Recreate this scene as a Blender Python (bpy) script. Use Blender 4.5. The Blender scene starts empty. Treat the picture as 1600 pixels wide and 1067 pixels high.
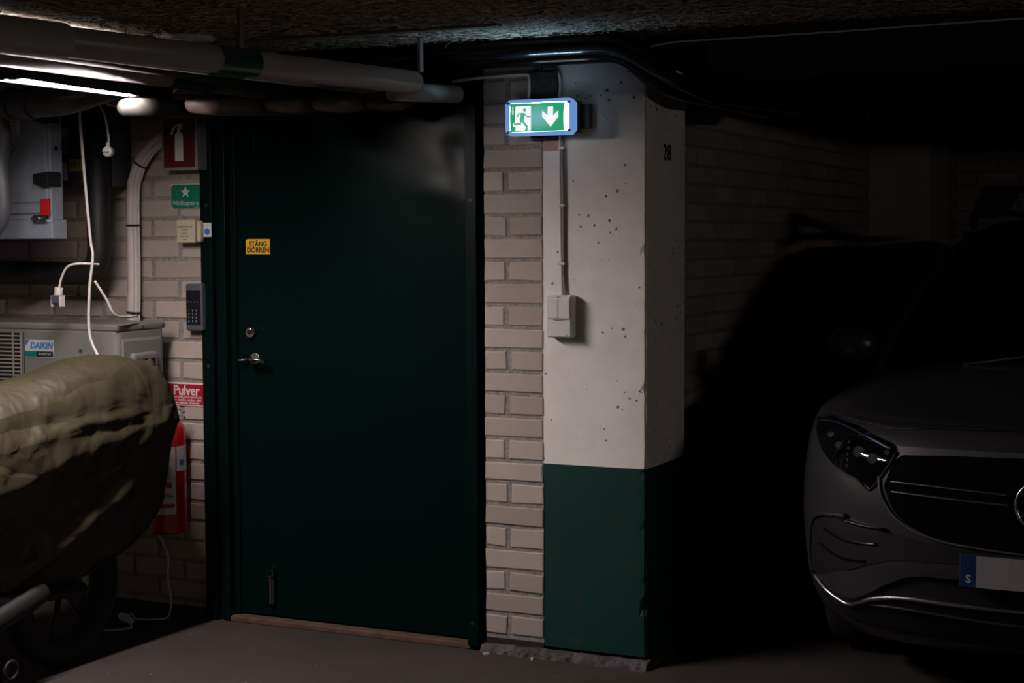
import bpy, bmesh, math, random
from mathutils import Vector, Matrix
random.seed(7)
S = bpy.context.scene
C = S.collection
PI = math.pi
R = math.radians

# ---------------------------------------------------------------- camera
cd = bpy.data.cameras.new('camera')
cam = bpy.data.objects.new('camera', cd)
C.objects.link(cam)
cam.location = (2.907, -5.665, 1.6185)
_yaw, _pitch, _roll = R(25.57), R(3.63), R(-0.24)
cam.rotation_euler = (Matrix.Rotation(_yaw, 4, 'Z') @ Matrix.Rotation(PI / 2 - _pitch, 4, 'X')
                      @ Matrix.Rotation(_roll, 4, 'Z')).to_euler()
cd.sensor_width = 36.0
cd.lens = 36.0 * 2552 / 1600
cd.clip_end = 60
S.camera = cam

# ---------------------------------------------------------------- world, exposure
w = bpy.data.worlds.new('world'); S.world = w; w.use_nodes = True
w.node_tree.nodes['Background'].inputs[0].default_value = (0.9, 0.95, 1.0, 1)
w.node_tree.nodes['Background'].inputs[1].default_value = 0.0012
S.view_settings.view_transform = 'Standard'
S.view_settings.look = 'None'
S.view_settings.exposure = 0.0
S.view_settings.gamma = 1.0
S.view_settings.use_curve_mapping = False

TUBE_STRENGTH = 520.0          # the visible fluorescent tube
FAR_TUBE_STRENGTH = 90.0      # right-hand garage tube and the added fill tube
SIGN_STRENGTH = 1.0

# ---------------------------------------------------------------- materials
def nodes(m):
    return m.node_tree.nodes, m.node_tree.links

def mat(name, col, rough=.6, metal=0., bump=0., bscale=60., var=0., vscale=8., spec=.5, coat=0., dist=.002):
    m = bpy.data.materials.new(name); m.use_nodes = True
    N, L = nodes(m); b = N['Principled BSDF']
    b.inputs['Base Color'].default_value = (*col, 1)
    b.inputs['Roughness'].default_value = rough
    b.inputs['Metallic'].default_value = metal
    b.inputs['Specular IOR Level'].default_value = spec
    if coat:
        b.inputs['Coat Weight'].default_value = coat; b.inputs['Coat Roughness'].default_value = .06
    tc = N.new('ShaderNodeTexCoord')
    if var:
        n = N.new('ShaderNodeTexNoise'); n.inputs['Scale'].default_value = vscale; n.inputs['Detail'].default_value = 5
        L.new(tc.outputs['Object'], n.inputs['Vector'])
        r = N.new('ShaderNodeValToRGB')
        r.color_ramp.elements[0].position = .3; r.color_ramp.elements[1].position = .7
        r.color_ramp.elements[0].color = (*[c * (1 - var) for c in col], 1)
        r.color_ramp.elements[1].color = (*[min(1, c * (1 + var)) for c in col], 1)
        L.new(n.outputs['Fac'], r.inputs['Fac']); L.new(r.outputs['Color'], b.inputs['Base Color'])
    if bump:
        n2 = N.new('ShaderNodeTexNoise'); n2.inputs['Scale'].default_value = bscale; n2.inputs['Detail'].default_value = 6
        L.new(tc.outputs['Object'], n2.inputs['Vector'])
        bp = N.new('ShaderNodeBump'); bp.inputs['Strength'].default_value = bump; bp.inputs['Distance'].default_value = dist
        L.new(n2.outputs['Fac'], bp.inputs['Height']); L.new(bp.outputs['Normal'], b.inputs['Normal'])
    return m

def emit(name, col, strength):
    m = bpy.data.materials.new(name); m.use_nodes = True
    N, L = nodes(m); b = N['Principled BSDF']
    b.inputs['Base Color'].default_value = (.02, .02, .02, 1)
    b.inputs['Emission Color'].default_value = (*col, 1)
    b.inputs['Emission Strength'].default_value = strength
    return m

def math_n(N, L, op, a, b=None, c=None):
    n = N.new('ShaderNodeMath'); n.operation = op
    for i, v in enumerate((a, b, c)):
        if v is None: continue
        if isinstance(v, (int, float)): n.inputs[i].default_value = v
        else: L.new(v, n.inputs[i])
    return n.outputs[0]

def mix_n(N, L, fac, a, b):
    n = N.new('ShaderNodeMix'); n.data_type = 'RGBA'
    if isinstance(fac, (int, float)): n.inputs[0].default_value = fac
    else: L.new(fac, n.inputs[0])
    for i, v in ((6, a), (7, b)):
        if isinstance(v, tuple): n.inputs[i].default_value = (*v, 1)
        else: L.new(v, n.inputs[i])
    return n.outputs[2]

def noise_n(N, L, vec, scale, detail=4, rough=.5):
    n = N.new('ShaderNodeTexNoise'); n.inputs['Scale'].default_value = scale
    n.inputs['Detail'].default_value = detail; n.inputs['Roughness'].default_value = rough
    L.new(vec, n.inputs['Vector']); return n.outputs['Fac']

def ramp_n(N, L, fac, p0, p1, c0=(0, 0, 0), c1=(1, 1, 1)):
    r = N.new('ShaderNodeValToRGB'); e = r.color_ramp.elements
    e[0].position = p0; e[1].position = p1; e[0].color = (*c0, 1); e[1].color = (*c1, 1)
    L.new(fac, r.inputs['Fac']); return r.outputs['Color']

def bump_n(N, L, h, strength, dist, prev=None):
    b = N.new('ShaderNodeBump'); b.inputs['Strength'].default_value = strength; b.inputs['Distance'].default_value = dist
    L.new(h, b.inputs['Height'])
    if prev is not None: L.new(prev, b.inputs['Normal'])
    return b.outputs['Normal']

def brick_mat():
    m = bpy.data.materials.new('sand_lime_brick'); m.use_nodes = True
    N, L = nodes(m); b = N['Principled BSDF']; tc = N.new('ShaderNodeTexCoord').outputs['Object']
    at = N.new('ShaderNodeAttribute'); at.attribute_name = 'tint'
    base = mix_n(N, L, at.outputs['Fac'], (.36, .295, .255), (.47, .40, .35))
    st = ramp_n(N, L, noise_n(N, L, tc, 5, 6, .6), .35, .7)
    base = mix_n(N, L, math_n(N, L, 'MULTIPLY', st, .35), base, (.29, .245, .22))
    fine = ramp_n(N, L, noise_n(N, L, tc, 160, 3, .6), .30, .42)
    base = mix_n(N, L, math_n(N, L, 'MULTIPLY_ADD', fine, .22, .78), (.2, .16, .14), base)
    L.new(base, b.inputs['Base Color']); b.inputs['Roughness'].default_value = .9
    b.inputs['Specular IOR Level'].default_value = .2
    n1 = bump_n(N, L, noise_n(N, L, tc, 40, 8, .65), .5, .004)
    L.new(n1, b.inputs['Normal'])
    return m

def mortar_mat():
    m = bpy.data.materials.new('mortar'); m.use_nodes = True
    N, L = nodes(m); b = N['Principled BSDF']; tc = N.new('ShaderNodeTexCoord').outputs['Object']
    c = mix_n(N, L, ramp_n(N, L, noise_n(N, L, tc, 60, 6, .7), .35, .65), (.24, .21, .19), (.42, .375, .345))
    L.new(c, b.inputs['Base Color']); b.inputs['Roughness'].default_value = .95
    b.inputs['Specular IOR Level'].default_value = .1
    L.new(bump_n(N, L, noise_n(N, L, tc, 110, 8, .75), 1.0, .008), b.inputs['Normal'])
    return m

def pillar_mat():
    m = bpy.data.materials.new('painted_concrete'); m.use_nodes = True
    N, L = nodes(m); b = N['Principled BSDF']; tc = N.new('ShaderNodeTexCoord').outputs['Object']
    sx = N.new('ShaderNodeSeparateXYZ'); L.new(tc, sx.inputs[0])
    z = sx.outputs['Z']; x = sx.outputs['X']
    white = mix_n(N, L, ramp_n(N, L, noise_n(N, L, tc, 6, 6, .6), .4, .75), (.78, .735, .69), (.66, .62, .58))
    # red paint patch beside the joint
    rx = math_n(N, L, 'LESS_THAN', math_n(N, L, 'ABSOLUTE', math_n(N, L, 'SUBTRACT', math_n(N, L, 'ADD', x, math_n(N, L, 'MULTIPLY', noise_n(N, L, tc, 30), .02)), .375)), .055)
    rz = math_n(N, L, 'LESS_THAN', math_n(N, L, 'ABSOLUTE', math_n(N, L, 'SUBTRACT', z, 1.965)), .020)
    white = mix_n(N, L, math_n(N, L, 'MULTIPLY', math_n(N, L, 'MULTIPLY', rx, rz), .75), white, (.30, .07, .05))
    green = mix_n(N, L, ramp_n(N, L, noise_n(N, L, tc, 7, 7, .65), .55, .72), (.0015, .034, .027), (.022, .034, .028))
    zl = math_n(N, L, 'GREATER_THAN', z, .7554)
    col = mix_n(N, L, zl, green, white)
    # pits of the cast concrete
    v = N.new('ShaderNodeTexVoronoi'); v.inputs['Scale'].default_value = 26; v.inputs['Randomness'].default_value = 1
    wv = N.new('ShaderNodeVectorMath'); wv.operation = 'MULTIPLY_ADD'; wn = N.new('ShaderNodeTexNoise'); wn.inputs['Scale'].default_value = 55
    L.new(tc, wn.inputs['Vector']); L.new(wn.outputs['Color'], wv.inputs[0]); wv.inputs[1].default_value = (.012, .012, .012); L.new(tc, wv.inputs[2])
    L.new(wv.outputs[0], v.inputs['Vector'])
    v2 = N.new('ShaderNodeTexVoronoi'); v2.inputs['Scale'].default_value = 9
    L.new(wv.outputs[0], v2.inputs['Vector'])
    msk = ramp_n(N, L, noise_n(N, L, tc, 4, 2), .44, .60)
    thr = math_n(N, L, 'MULTIPLY', msk, .16)
    pit = math_n(N, L, 'LESS_THAN', v.outputs['Distance'], thr)
    pit2 = math_n(N, L, 'LESS_THAN', v2.outputs['Distance'], .036)
    pit = math_n(N, L, 'MAXIMUM', pit, pit2)
    # chipped edge and exposed concrete
    col = mix_n(N, L, math_n(N, L, 'MULTIPLY', pit, .85), col, (.03, .026, .024))
    L.new(col, b.inputs['Base Color']); b.inputs['Roughness'].default_value = .6
    b.inputs['Specular IOR Level'].default_value = .3
    h = math_n(N, L, 'SUBTRACT', math_n(N, L, 'MULTIPLY', noise_n(N, L, tc, 14, 8, .6), .4), pit)
    L.new(bump_n(N, L, h, .5, .005), b.inputs['Normal'])
    return m

def door_mat():
    m = bpy.data.materials.new('green_door_paint'); m.use_nodes = True
    N, L = nodes(m); b = N['Principled BSDF']; tc = N.new('ShaderNodeTexCoord').outputs['Object']
    sx = N.new('ShaderNodeSeparateXYZ'); L.new(tc, sx.inputs[0])
    col = mix_n(N, L, noise_n(N, L, tc, 3), (.0009, .0068, .0058), (.0012, .0084, .0073))
    # scraped band near the foot of the leaf
    mp = N.new('ShaderNodeMapping'); mp.inputs['Scale'].default_value = (9, 9, 60); L.new(tc, mp.inputs[0])
    sc = ramp_n(N, L, noise_n(N, L, mp.outputs[0], 3.5, 8, .7), .64, .68)
    band = math_n(N, L, 'LESS_THAN', math_n(N, L, 'ABSOLUTE', math_n(N, L, 'SUBTRACT', sx.outputs['Z'], .235)), .035)
    bx = math_n(N, L, 'LESS_THAN', math_n(N, L, 'ABSOLUTE', math_n(N, L, 'ADD', sx.outputs['X'], .76)), .22)
    f = math_n(N, L, 'MULTIPLY', math_n(N, L, 'MULTIPLY', band, bx), sc)
    col = mix_n(N, L, math_n(N, L, 'MULTIPLY', f, .7), col, (.10, .062, .048))
    L.new(col, b.inputs['Base Color']); b.inputs['Roughness'].default_value = .25
    b.inputs['Specular IOR Level'].default_value = .055
    n1 = bump_n(N, L, noise_n(N, L, tc, 220, 4, .6), .10, .002)
    n2 = bump_n(N, L, noise_n(N, L, tc, 3.2, 3, .5), .07, .03, n1)
    L.new(n2, b.inputs['Normal'])
    return m

def floor_mat():
    m = bpy.data.materials.new('garage_concrete'); m.use_nodes = True
    N, L = nodes(m); b = N['Principled BSDF']; tc = N.new('ShaderNodeTexCoord').outputs['Object']
    c = mix_n(N, L, ramp_n(N, L, noise_n(N, L, tc, 2.5, 8, .62), .3, .7), (.034, .028, .024), (.052, .043, .038))
    c = mix_n(N, L, ramp_n(N, L, noise_n(N, L, tc, 45, 5, .7), .28, .45), (.035, .026, .022), c)
    v = N.new('ShaderNodeTexVoronoi'); v.inputs['Scale'].default_value = 9; L.new(tc, v.inputs['Vector'])
    grit = math_n(N, L, 'LESS_THAN', v.outputs['Distance'], .035)
    c = mix_n(N, L, math_n(N, L, 'MULTIPLY', grit, .5), c, (.5, .46, .42))
    L.new(c, b.inputs['Base Color']); b.inputs['Roughness'].default_value = .8
    b.inputs['Specular IOR Level'].default_value = .3
    L.new(bump_n(N, L, noise_n(N, L, tc, 90, 8, .7), .35, .004), b.inputs['Normal'])
    return m

def wool_mat():
    m = bpy.data.materials.new('wood_wool_board'); m.use_nodes = True
    N, L = nodes(m); b = N['Principled BSDF']; tc = N.new('ShaderNodeTexCoord').outputs['Object']
    w1 = N.new('ShaderNodeTexNoise'); w1.inputs['Scale'].default_value = 7; L.new(tc, w1.inputs['Vector'])
    mp = N.new('ShaderNodeMapping'); mp.inputs['Scale'].default_value = (25, 70, 40); mp.inputs['Rotation'].default_value = (0, 0, .3)
    vm = N.new('ShaderNodeVectorMath'); vm.operation = 'MULTIPLY_ADD'
    L.new(w1.outputs['Color'], vm.inputs[0]); vm.inputs[1].default_value = (.35, .35, .35); L.new(tc, vm.inputs[2])
    L.new(vm.outputs[0], mp.inputs[0])
    f = noise_n(N, L, mp.outputs[0], 2.2, 5, .6)
    rid = math_n(N, L, 'ABSOLUTE', math_n(N, L, 'SUBTRACT', f, .5))
    rid = math_n(N, L, 'SUBTRACT', 1, math_n(N, L, 'MULTIPLY', rid, 5))
    c = mix_n(N, L, rid, (.07, .050, .036), (.56, .49, .42))
    L.new(c, b.inputs['Base Color']); b.inputs['Roughness'].default_value = .95
    b.inputs['Specular IOR Level'].default_value = .1
    L.new(bump_n(N, L, rid, 1.0, .018), b.inputs['Normal'])
    return m

M = dict(
    brick=brick_mat(), mortar=mortar_mat(), pillar=pillar_mat(), door=door_mat(), floor=floor_mat(), wool=wool_mat(),
    frame=mat('green_frame_paint', (.0010, .0075, .0062), .34, spec=.07, bump=.08, bscale=150),
    dark=mat('dark_board', (.012, .011, .010), .9, bump=.4, bscale=30),
    rough=mat('crumbled_concrete', (.075, .066, .063), .95, bump=1, bscale=40, var=.5, vscale=18, dist=.02),
    wood=mat('threshold_wood', (.095, .052, .032), .75, bump=.3, bscale=50, var=.3, vscale=20),
    pvc=mat('pipe_jacket', (.33, .305, .29), .38, bump=.12, bscale=18, var=.08, vscale=5, dist=.004),
    pvcgreen=mat('green_band', (.006, .065, .050), .3),
    elbowjacket=mat('elbow_jacket', (.040, .037, .034), .8, spec=.05),
    dulljacket=mat('dull_jacket', (.07, .062, .057), .85, spec=.1),
    brownpipe=mat('brown_jacket', (.085, .062, .050), .5, var=.15),
    black=mat('black_foam', (.010, .010, .011), .55, bump=.2, bscale=40),
    blackgloss=mat('black_gloss_pipe', (.006, .006, .007), .20, spec=.25),
    whitepl=mat('white_plastic', (.62, .585, .545), .42),
    cord=mat('white_cord', (.60, .55, .51), .5),
    linejk=mat('line_jacket', (.62, .54, .51), .55, bump=.2, bscale=25, var=.08, vscale=10),
    tie=mat('black_tie', (.008, .008, .008), .5),
    metal=mat('galvanised_sheet', (.36, .40, .47), .45, metal=.35, bump=.05, bscale=60, var=.06, vscale=30),
    metal2=mat('grey_duct', (.085, .088, .10), .45, metal=.2),
    cabdark=mat('dark_grey_box', (.045, .047, .053), .6),
    chrome=mat('chrome', (.62, .58, .54), .18, metal=1),
    dullmetal=mat('dull_steel', (.32, .29, .26), .4, metal=.9),
    red=mat('sign_red', (.33, .008, .016), .45), exred=mat('extinguisher_red', (.42, .006, .008), .22, coat=.4),
    green=mat('sign_green', (.004, .17, .10), .45), signwhite=mat('sign_white', (.62, .60, .57), .5),
    yellow=mat('sign_yellow', (.80, .42, .015), .5), noteyellow=mat('note_yellow', (.55, .42, .02), .7),
    ink=mat('black_ink', (.01, .01, .01), .6), blue=mat('label_blue', (.02, .16, .50), .5),
    cream=mat('cream_plastic', (.50, .43, .30), .5), greenink=mat('green_ink', (.02, .14, .07), .6),
    keygrey=mat('keypad_grey', (.075, .078, .088), .45), keyblack=mat('keypad_black', (.008, .009, .012), .25),
    acwhite=mat('unit_enamel', (.20, .19, .177), .42), grille=mat('grille_plastic', (.33, .31, .28), .5),
    tag=mat('red_tag', (.55, .012, .014), .5), teal=mat('teal_label', (.0, .18, .16), .5),
    enamel=mat('battery_white', (.6, .58, .56), .4),
)

# ---------------------------------------------------------------- mesh helpers
def bx(bm, x0, x1, y0, y1, z0, z1):
    vs = [bm.verts.new(p) for p in ((x0, y0, z0), (x1, y0, z0), (x1, y1, z0), (x0, y1, z0), (x0, y0, z1), (x1, y0, z1), (x1, y1, z1), (x0, y1, z1))]
    for f in ((3, 2, 1, 0), (4, 5, 6, 7), (0, 1, 5, 4), (1, 2, 6, 5), (2, 3, 7, 6), (3, 0, 4, 7)):
        bm.faces.new([vs[i] for i in f])
    return bm

def frame_of(d):
    d = d.normalized(); a = Vector((0, 0, 1)) if abs(d.z) < .9 else Vector((1, 0, 0))
    s = d.cross(a).normalized(); return s, s.cross(d).normalized()

def smooth_path(pts, sub=6):
    P = [Vector(p) for p in pts]
    if len(P) < 3: return P
    out = []
    for i in range(len(P) - 1):
        p0 = P[max(0, i - 1)]; p1 = P[i]; p2 = P[i + 1]; p3 = P[min(len(P) - 1, i + 2)]
        for k in range(sub):
            t = k / sub
            out.append(.5 * ((2 * p1) + (p2 - p0) * t + (2 * p0 - 5 * p1 + 4 * p2 - p3) * t * t + (3 * p1 - p0 - 3 * p2 + p3) * t ** 3))
    out.append(P[-1]); return out

def round_corners(pts, rad, n=7):
    P = [Vector(p) for p in pts]; out = [P[0]]
    for i in range(1, len(P) - 1):
        a, b, c = P[i - 1], P[i], P[i + 1]
        r = min(rad, (a - b).length * .49, (c - b).length * .49)
        u = b + (a - b).normalized() * r; v = b + (c - b).normalized() * r
        for k in range(n + 1):
            t = k / n; out.append((1 - t) ** 2 * u + 2 * t * (1 - t) * b + t * t * v)
    out.append(P[-1]); return out

def tube(bm, path, r, n=16, cap=True, flat=1.0):
    P = [Vector(p) for p in path]; rings = []
    s0 = None
    for i, p in enumerate(P):
        d = (P[min(i + 1, len(P) - 1)] - P[max(i - 1, 0)])
        if s0 is None: s, t = frame_of(d)
        else:
            dn = d.normalized(); s = (s0 - dn * s0.dot(dn)).normalized(); t = s.cross(dn).normalized()
        s0 = s
        rr = r[i] if isinstance(r, (list, tuple)) else r
        rings.append([bm.verts.new(p + s * math.cos(2 * PI * k / n) * rr + t * math.sin(2 * PI * k / n) * rr * flat) for k in range(n)])
    for a, b in zip(rings, rings[1:]):
        for k in range(n):
            f = bm.faces.new((a[k], a[(k + 1) % n], b[(k + 1) % n], b[k])); f.smooth = True
    if cap:
        bm.faces.new(rings[0][::-1]); bm.faces.new(rings[-1])
    return bm

def cyl(bm, a, b, r, n=20):
    return tube(bm, [a, b], r, n)

def lathe(bm, prof, cx, cy, n=32, a0=0, a1=2 * PI):
    full = abs(a1 - a0 - 2 * PI) < 1e-6; cols = []
    m = n if full else n + 1
    for k in range(m):
        a = a0 + (a1 - a0) * k / n
        cols.append([bm.verts.new((cx + r * math.cos(a), cy + r * math.sin(a), z)) for r, z in prof])
    for k in range(n):
        A, B = cols[k], cols[(k + 1) % m]
        for i in range(len(prof) - 1):
            f = bm.faces.new((A[i], B[i], B[i + 1], A[i + 1])); f.smooth = True
    return bm

def prism(bm, poly, axis, a, b):
    """polygon in the two other axes, extruded along axis from a to b"""
    def P(u, v, t):
        return {0: (t, u, v), 1: (u, t, v), 2: (u, v, t)}[axis]
    A = [bm.verts.new(P(u, v, a)) for u, v in poly]; B = [bm.verts.new(P(u, v, b)) for u, v in poly]
    n = len(poly)
    bm.faces.new(A); bm.faces.new(B[::-1])
    for i in range(n): bm.faces.new((A[i], B[i], B[(i + 1) % n], A[(i + 1) % n]))
    return bm

def fixn(bm):
    bmesh.ops.recalc_face_normals(bm, faces=bm.faces)

def obj(name, bm, m, parent=None, bev=0, seg=2, smooth=False, fix=True):
    if fix: fixn(bm)
    me = bpy.data.meshes.new(name); bm.to_mesh(me); bm.free()
    for x in (m if isinstance(m, (list, tuple)) else [m]): me.materials.append(x)
    o = bpy.data.objects.new(name, me); C.objects.link(o)
    if smooth:
        for p in me.polygons: p.use_smooth = True
    if bev:
        md = o.modifiers.new('bevel', 'BEVEL'); md.width = bev; md.segments = seg; md.limit_method = 'ANGLE'; md.angle_limit = R(40)
        md.harden_normals = False
    if parent: put(o, parent)
    return o

def put(o, parent):
    o.parent = parent
    # geometry is written in world coordinates; a part sits with its origin at the world origin
    o.matrix_parent_inverse = Matrix.Translation(-parent.location) if parent.parent is None else Matrix.Identity(4)

def tag(o, label, cat, group=None):
    o['label'] = label; o['category'] = cat
    if group: o['group'] = group
    return o

def thing(name, label, cat, loc=(0, 0, 0), group=None):
    o = bpy.data.objects.new(name, None); C.objects.link(o); o.location = loc; o.empty_display_size = .05
    return tag(o, label, cat, group)

def struct(o):
    o['kind'] = 'structure'; return o

def box(name, x0, x1, y0, y1, z0, z1, m, parent=None, bev=.002, seg=2):
    return obj(name, bx(bmesh.new(), x0, x1, y0, y1, z0, z1), m, parent, bev, seg)

def text(name, s, size, loc, m, parent=None, rot=(PI / 2, 0, 0), align='CENTER', bold=0., sx=1.0, ext=.0004, shear=0, spacing=1.0):
    c = bpy.data.curves.new(name, 'FONT'); c.body = s; c.size = size; c.align_x = align; c.align_y = 'CENTER'
    c.extrude = ext; c.offset = bold; c.shear = shear; c.resolution_u = 3; c.space_character = spacing
    t = bpy.data.objects.new(name, c); C.objects.link(t)
    dg = bpy.context.evaluated_depsgraph_get()
    me = bpy.data.meshes.new_from_object(t.evaluated_get(dg))
    me.transform(Matrix.Translation(loc) @ Matrix.Rotation(rot[2], 4, 'Z') @ Matrix.Rotation(rot[0], 4, 'X') @ Matrix.Rotation(rot[1], 4, 'Z') @ Matrix.Diagonal((sx, 1, 1, 1)))
    bpy.data.objects.remove(t); bpy.data.curves.remove(c)
    me.name = name; me.materials.clear(); me.materials.append(m)
    o = bpy.data.objects.new(name, me); C.objects.link(o)
    if parent: put(o, parent)
    return o

def poly_plate(name, pts, y0, y1, m, parent=None):
    return obj(name, prism(bmesh.new(), pts, 1, y0, y1), m, parent)

# ================================================================ SETTING
PITCH = .0862
def brick_wall(name, u0, u1, zlo, zhi, z0, axis, pos, sgn, joints, kdepth=.0055, mort=.015, back=.10, vj=.020):
    """bricks as raised bevelled faces on a mortar bed. axis 'x': wall lies along x at y=pos, facing sgn*y"""
    bm = bmesh.new(); lay = bm.loops.layers.float_color.new('tint')
    def P(u, d, z):
        return (u, pos + sgn * d, z) if axis == 'x' else (pos + sgn * d, u, z)
    def quad(a, mi=0, tint=.5):
        f = bm.faces.new([bm.verts.new(p) for p in a]); f.material_index = mi
        for l in f.loops: l[lay] = (tint, tint, tint, 1)
    kmin = int(math.floor((z0 - zhi) / PITCH)) - 1; kmax = int(math.ceil((z0 - zlo) / PITCH)) + 1
    d0 = -kdepth
    # mortar slab
    quad([P(u0, d0, zlo), P(u1, d0, zlo), P(u1, d0, zhi), P(u0, d0, zhi)], 1)
    for a in (u0, u1): quad([P(a, d0, zlo), P(a, -back, zlo), P(a, -back, zhi), P(a, d0, zhi)], 1)
    quad([P(u0, -back, zlo), P(u1, -back, zlo), P(u1, -back, zhi), P(u0, -back, zhi)], 1)
    quad([P(u0, d0, zhi), P(u1, d0, zhi), P(u1, -back, zhi), P(u0, -back, zhi)], 1)
    for k in range(kmin, kmax):
        zt = z0 - k * PITCH - mort / 2; zb = z0 - (k + 1) * PITCH + mort / 2
        zt = min(zt, zhi); zb = max(zb, zlo)
        if zt - zb < .012: continue
        js = sorted(j for j in joints(k) if u0 + .03 < j < u1 - .03)
        edges = [u0 - vj / 2] + js + [u1 + vj / 2]
        for a, b in zip(edges, edges[1:]):
            ua = a + vj / 2 + random.uniform(-.0015, .0025); ub = b - vj / 2 - random.uniform(-.0015, .0025)
            ua = max(ua, u0); ub = min(ub, u1)
            if ub - ua < .015: continue
            j = lambda s=.0022: random.uniform(-s, s)
            t = random.random(); dd = random.uniform(-.0015, .0015); e = .004
            o_ = [(ua + j(), zb + j()), (ub + j(), zb + j()), (ub + j(), zt + j()), (ua + j(), zt + j())]
            i_ = [(o_[0][0] + e, o_[0][1] + e), (o_[1][0] - e, o_[1][1] + e), (o_[2][0] - e, o_[2][1] - e), (o_[3][0] + e, o_[3][1] - e)]
            quad([P(u, dd, z) for u, z in i_], 0, t)
            for q in range(4):
                r = (q + 1) % 4
                quad([P(*(o_[q][0], d0, o_[q][1])), P(o_[r][0], d0, o_[r][1]), P(o_[r][0], dd - e * .7, o_[r][1]), P(o_[q][0], dd - e * .7, o_[q][1])], 0, t)
                quad([P(o_[q][0], dd - e * .7, o_[q][1]), P(o_[r][0], dd - e * .7, o_[r][1]), P(i_[r][0], dd, i_[r][1]), P(i_[q][0], dd, i_[q][1])], 0, t)
    bmesh.ops.remove_doubles(bm, verts=bm.verts, dist=1e-5)
    return struct(obj(name, bm, [M['brick'], M['mortar']]))

brick_wall('wall_left', -3.4, -1.246, .03, 2.40, 1.878, 'x', 0, -1,
           lambda k: [(-1.370 if k % 2 else -1.509 + .275) - .275 * n + (0 if k % 2 else 0) for n in range(0, 9)])
brick_wall('wall_back', .078, .326, .055, 2.40, 1.878, 'x', 0, -1,
           lambda k: ([.306 + .01] if k % 2 else [.177 + .004 * ((k * 7) % 3 - 1), .316]), vj=.020)
brick_wall('wall_right', .43, 4.82, .0, 2.72, 1.861, 'y', .4265, 1,
           lambda k: [(.43 if k % 2 else .57) + .28 * n - .19 for n in range(1, 18)], vj=.014, mort=.013, kdepth=.006, back=.09)
brick_wall('wall_far', .80, 5.5, 0, 2.72, 1.878, 'x', 5.80, -1,
           lambda k: [(.80 if k % 2 else .94) + .28 * n for n in range(0, 18)], vj=.014, mort=.013, kdepth=.006)
brick_wall('wall_return', 5.45, 5.80, 0, 2.72, 1.878, 'y', .80, 1, lambda k: [5.6 if k % 2 else 5.7], vj=.014, mort=.013, kdepth=.006)

struct(box('wall_end', -3.5, -3.4, -7, .1, 0, 2.45, mat('end_wall_paint', (.42, .39, .37), .8, bump=.3, bscale=20, var=.1), bev=0))
# floor with a little unevenness
bm = bmesh.new()
nx, ny = 60, 60
vs = [[bm.verts.new((-4 + 12 * i / nx, -7 + 14 * j / ny, 0)) for j in range(ny + 1)] for i in range(nx + 1)]
for i in range(nx):
    for j in range(ny): bm.faces.new((vs[i][j], vs[i + 1][j], vs[i + 1][j + 1], vs[i][j + 1]))
struct(obj('floor', bm, M['floor'], fix=False))

# ceiling of wood-wool boards: dark board with a felt of flat wood strands on its underside
CZ = 2.356
struct(box('ceiling', -3.4, 7.5, -7, 0.0, CZ, 2.45, M['wool'], bev=0))
rnd = random.Random(11)
bm = bmesh.new()
for i in range(30000):
    x = rnd.uniform(-1.45, 2.5); y = -.02 - 1.75 * rnd.random() ** 1.15; a = rnd.gauss(0, .75) + (PI / 2 if rnd.random() < .25 else 0)
    z = CZ - rnd.random() ** 2 * .011 - .0008; L_ = rnd.uniform(.012, .026); wd = rnd.uniform(.0012, .0024); k_ = rnd.uniform(-.5, .5); prev = None
    for q in range(4):
        n_ = Vector((-math.sin(a), math.cos(a), rnd.uniform(-.6, .6))) * wd
        p = Vector((x, y, z)); cur = (bm.verts.new(p - n_), bm.verts.new(p + n_))
        if prev: bm.faces.new((prev[0], prev[1], cur[1], cur[0]))
        prev = cur; x += math.cos(a) * L_; y += math.sin(a) * L_; a += k_ + rnd.uniform(-.35, .35); z += rnd.uniform(-.002, .002); z = min(z, CZ - .0005)
        if y > -.004: break
strand_m = mat('wood_strand', (.40, .335, .27), .85, var=.35, vscale=35)
fe = obj('wood_wool_felt', bm, strand_m, fix=False); fe['kind'] = 'stuff'
tag(fe, 'matted wood strands covering the underside of the ceiling boards', 'wood wool')
box('ceiling_slab', .40, 7.5, .30, 6.0, 2.72, 2.80, M['dark'], bev=0)['kind'] = 'structure'
# downstand beam along the wall
struct(box('trim_1', .747, 7.5, .0, .30, 2.205, 2.80, M['dark'], bev=.004)).name = 'trim_1'
struct(box('trim_4', 1.03, 7.5, -.155, 0, 2.222, 2.356, M['dark'], bev=.004))
struct(box('trim_2', -1.30, .747, .012, .30, 2.25, 2.80, M['dark'], bev=0)).name = 'trim_2'

# loose wood-wool strands hanging from the ceiling
bm = bmesh.new()
for i in range(260):
    x = random.uniform(-1.3, 1.9); y = random.uniform(-1.6, -.22); z = 2.352
    L_ = random.uniform(.02, .06); a = random.uniform(0, 2 * PI); p = [Vector((x, y, z))]
    for k in range(4):
        a += random.uniform(-.9, .9)
        p.append(p[-1] + Vector((math.cos(a), math.sin(a), random.uniform(-.55, .35) if k else -.5)) * L_ / 4)
    tube(bm, p, .0011, 4)
st = obj('wood_wool_fibre', bm, mat('strand', (.34, .27, .20), .9)); st['kind'] = 'stuff'
tag(st, 'loose straw-coloured fibres hanging out of the wood-wool ceiling boards', 'fibres')

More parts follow.
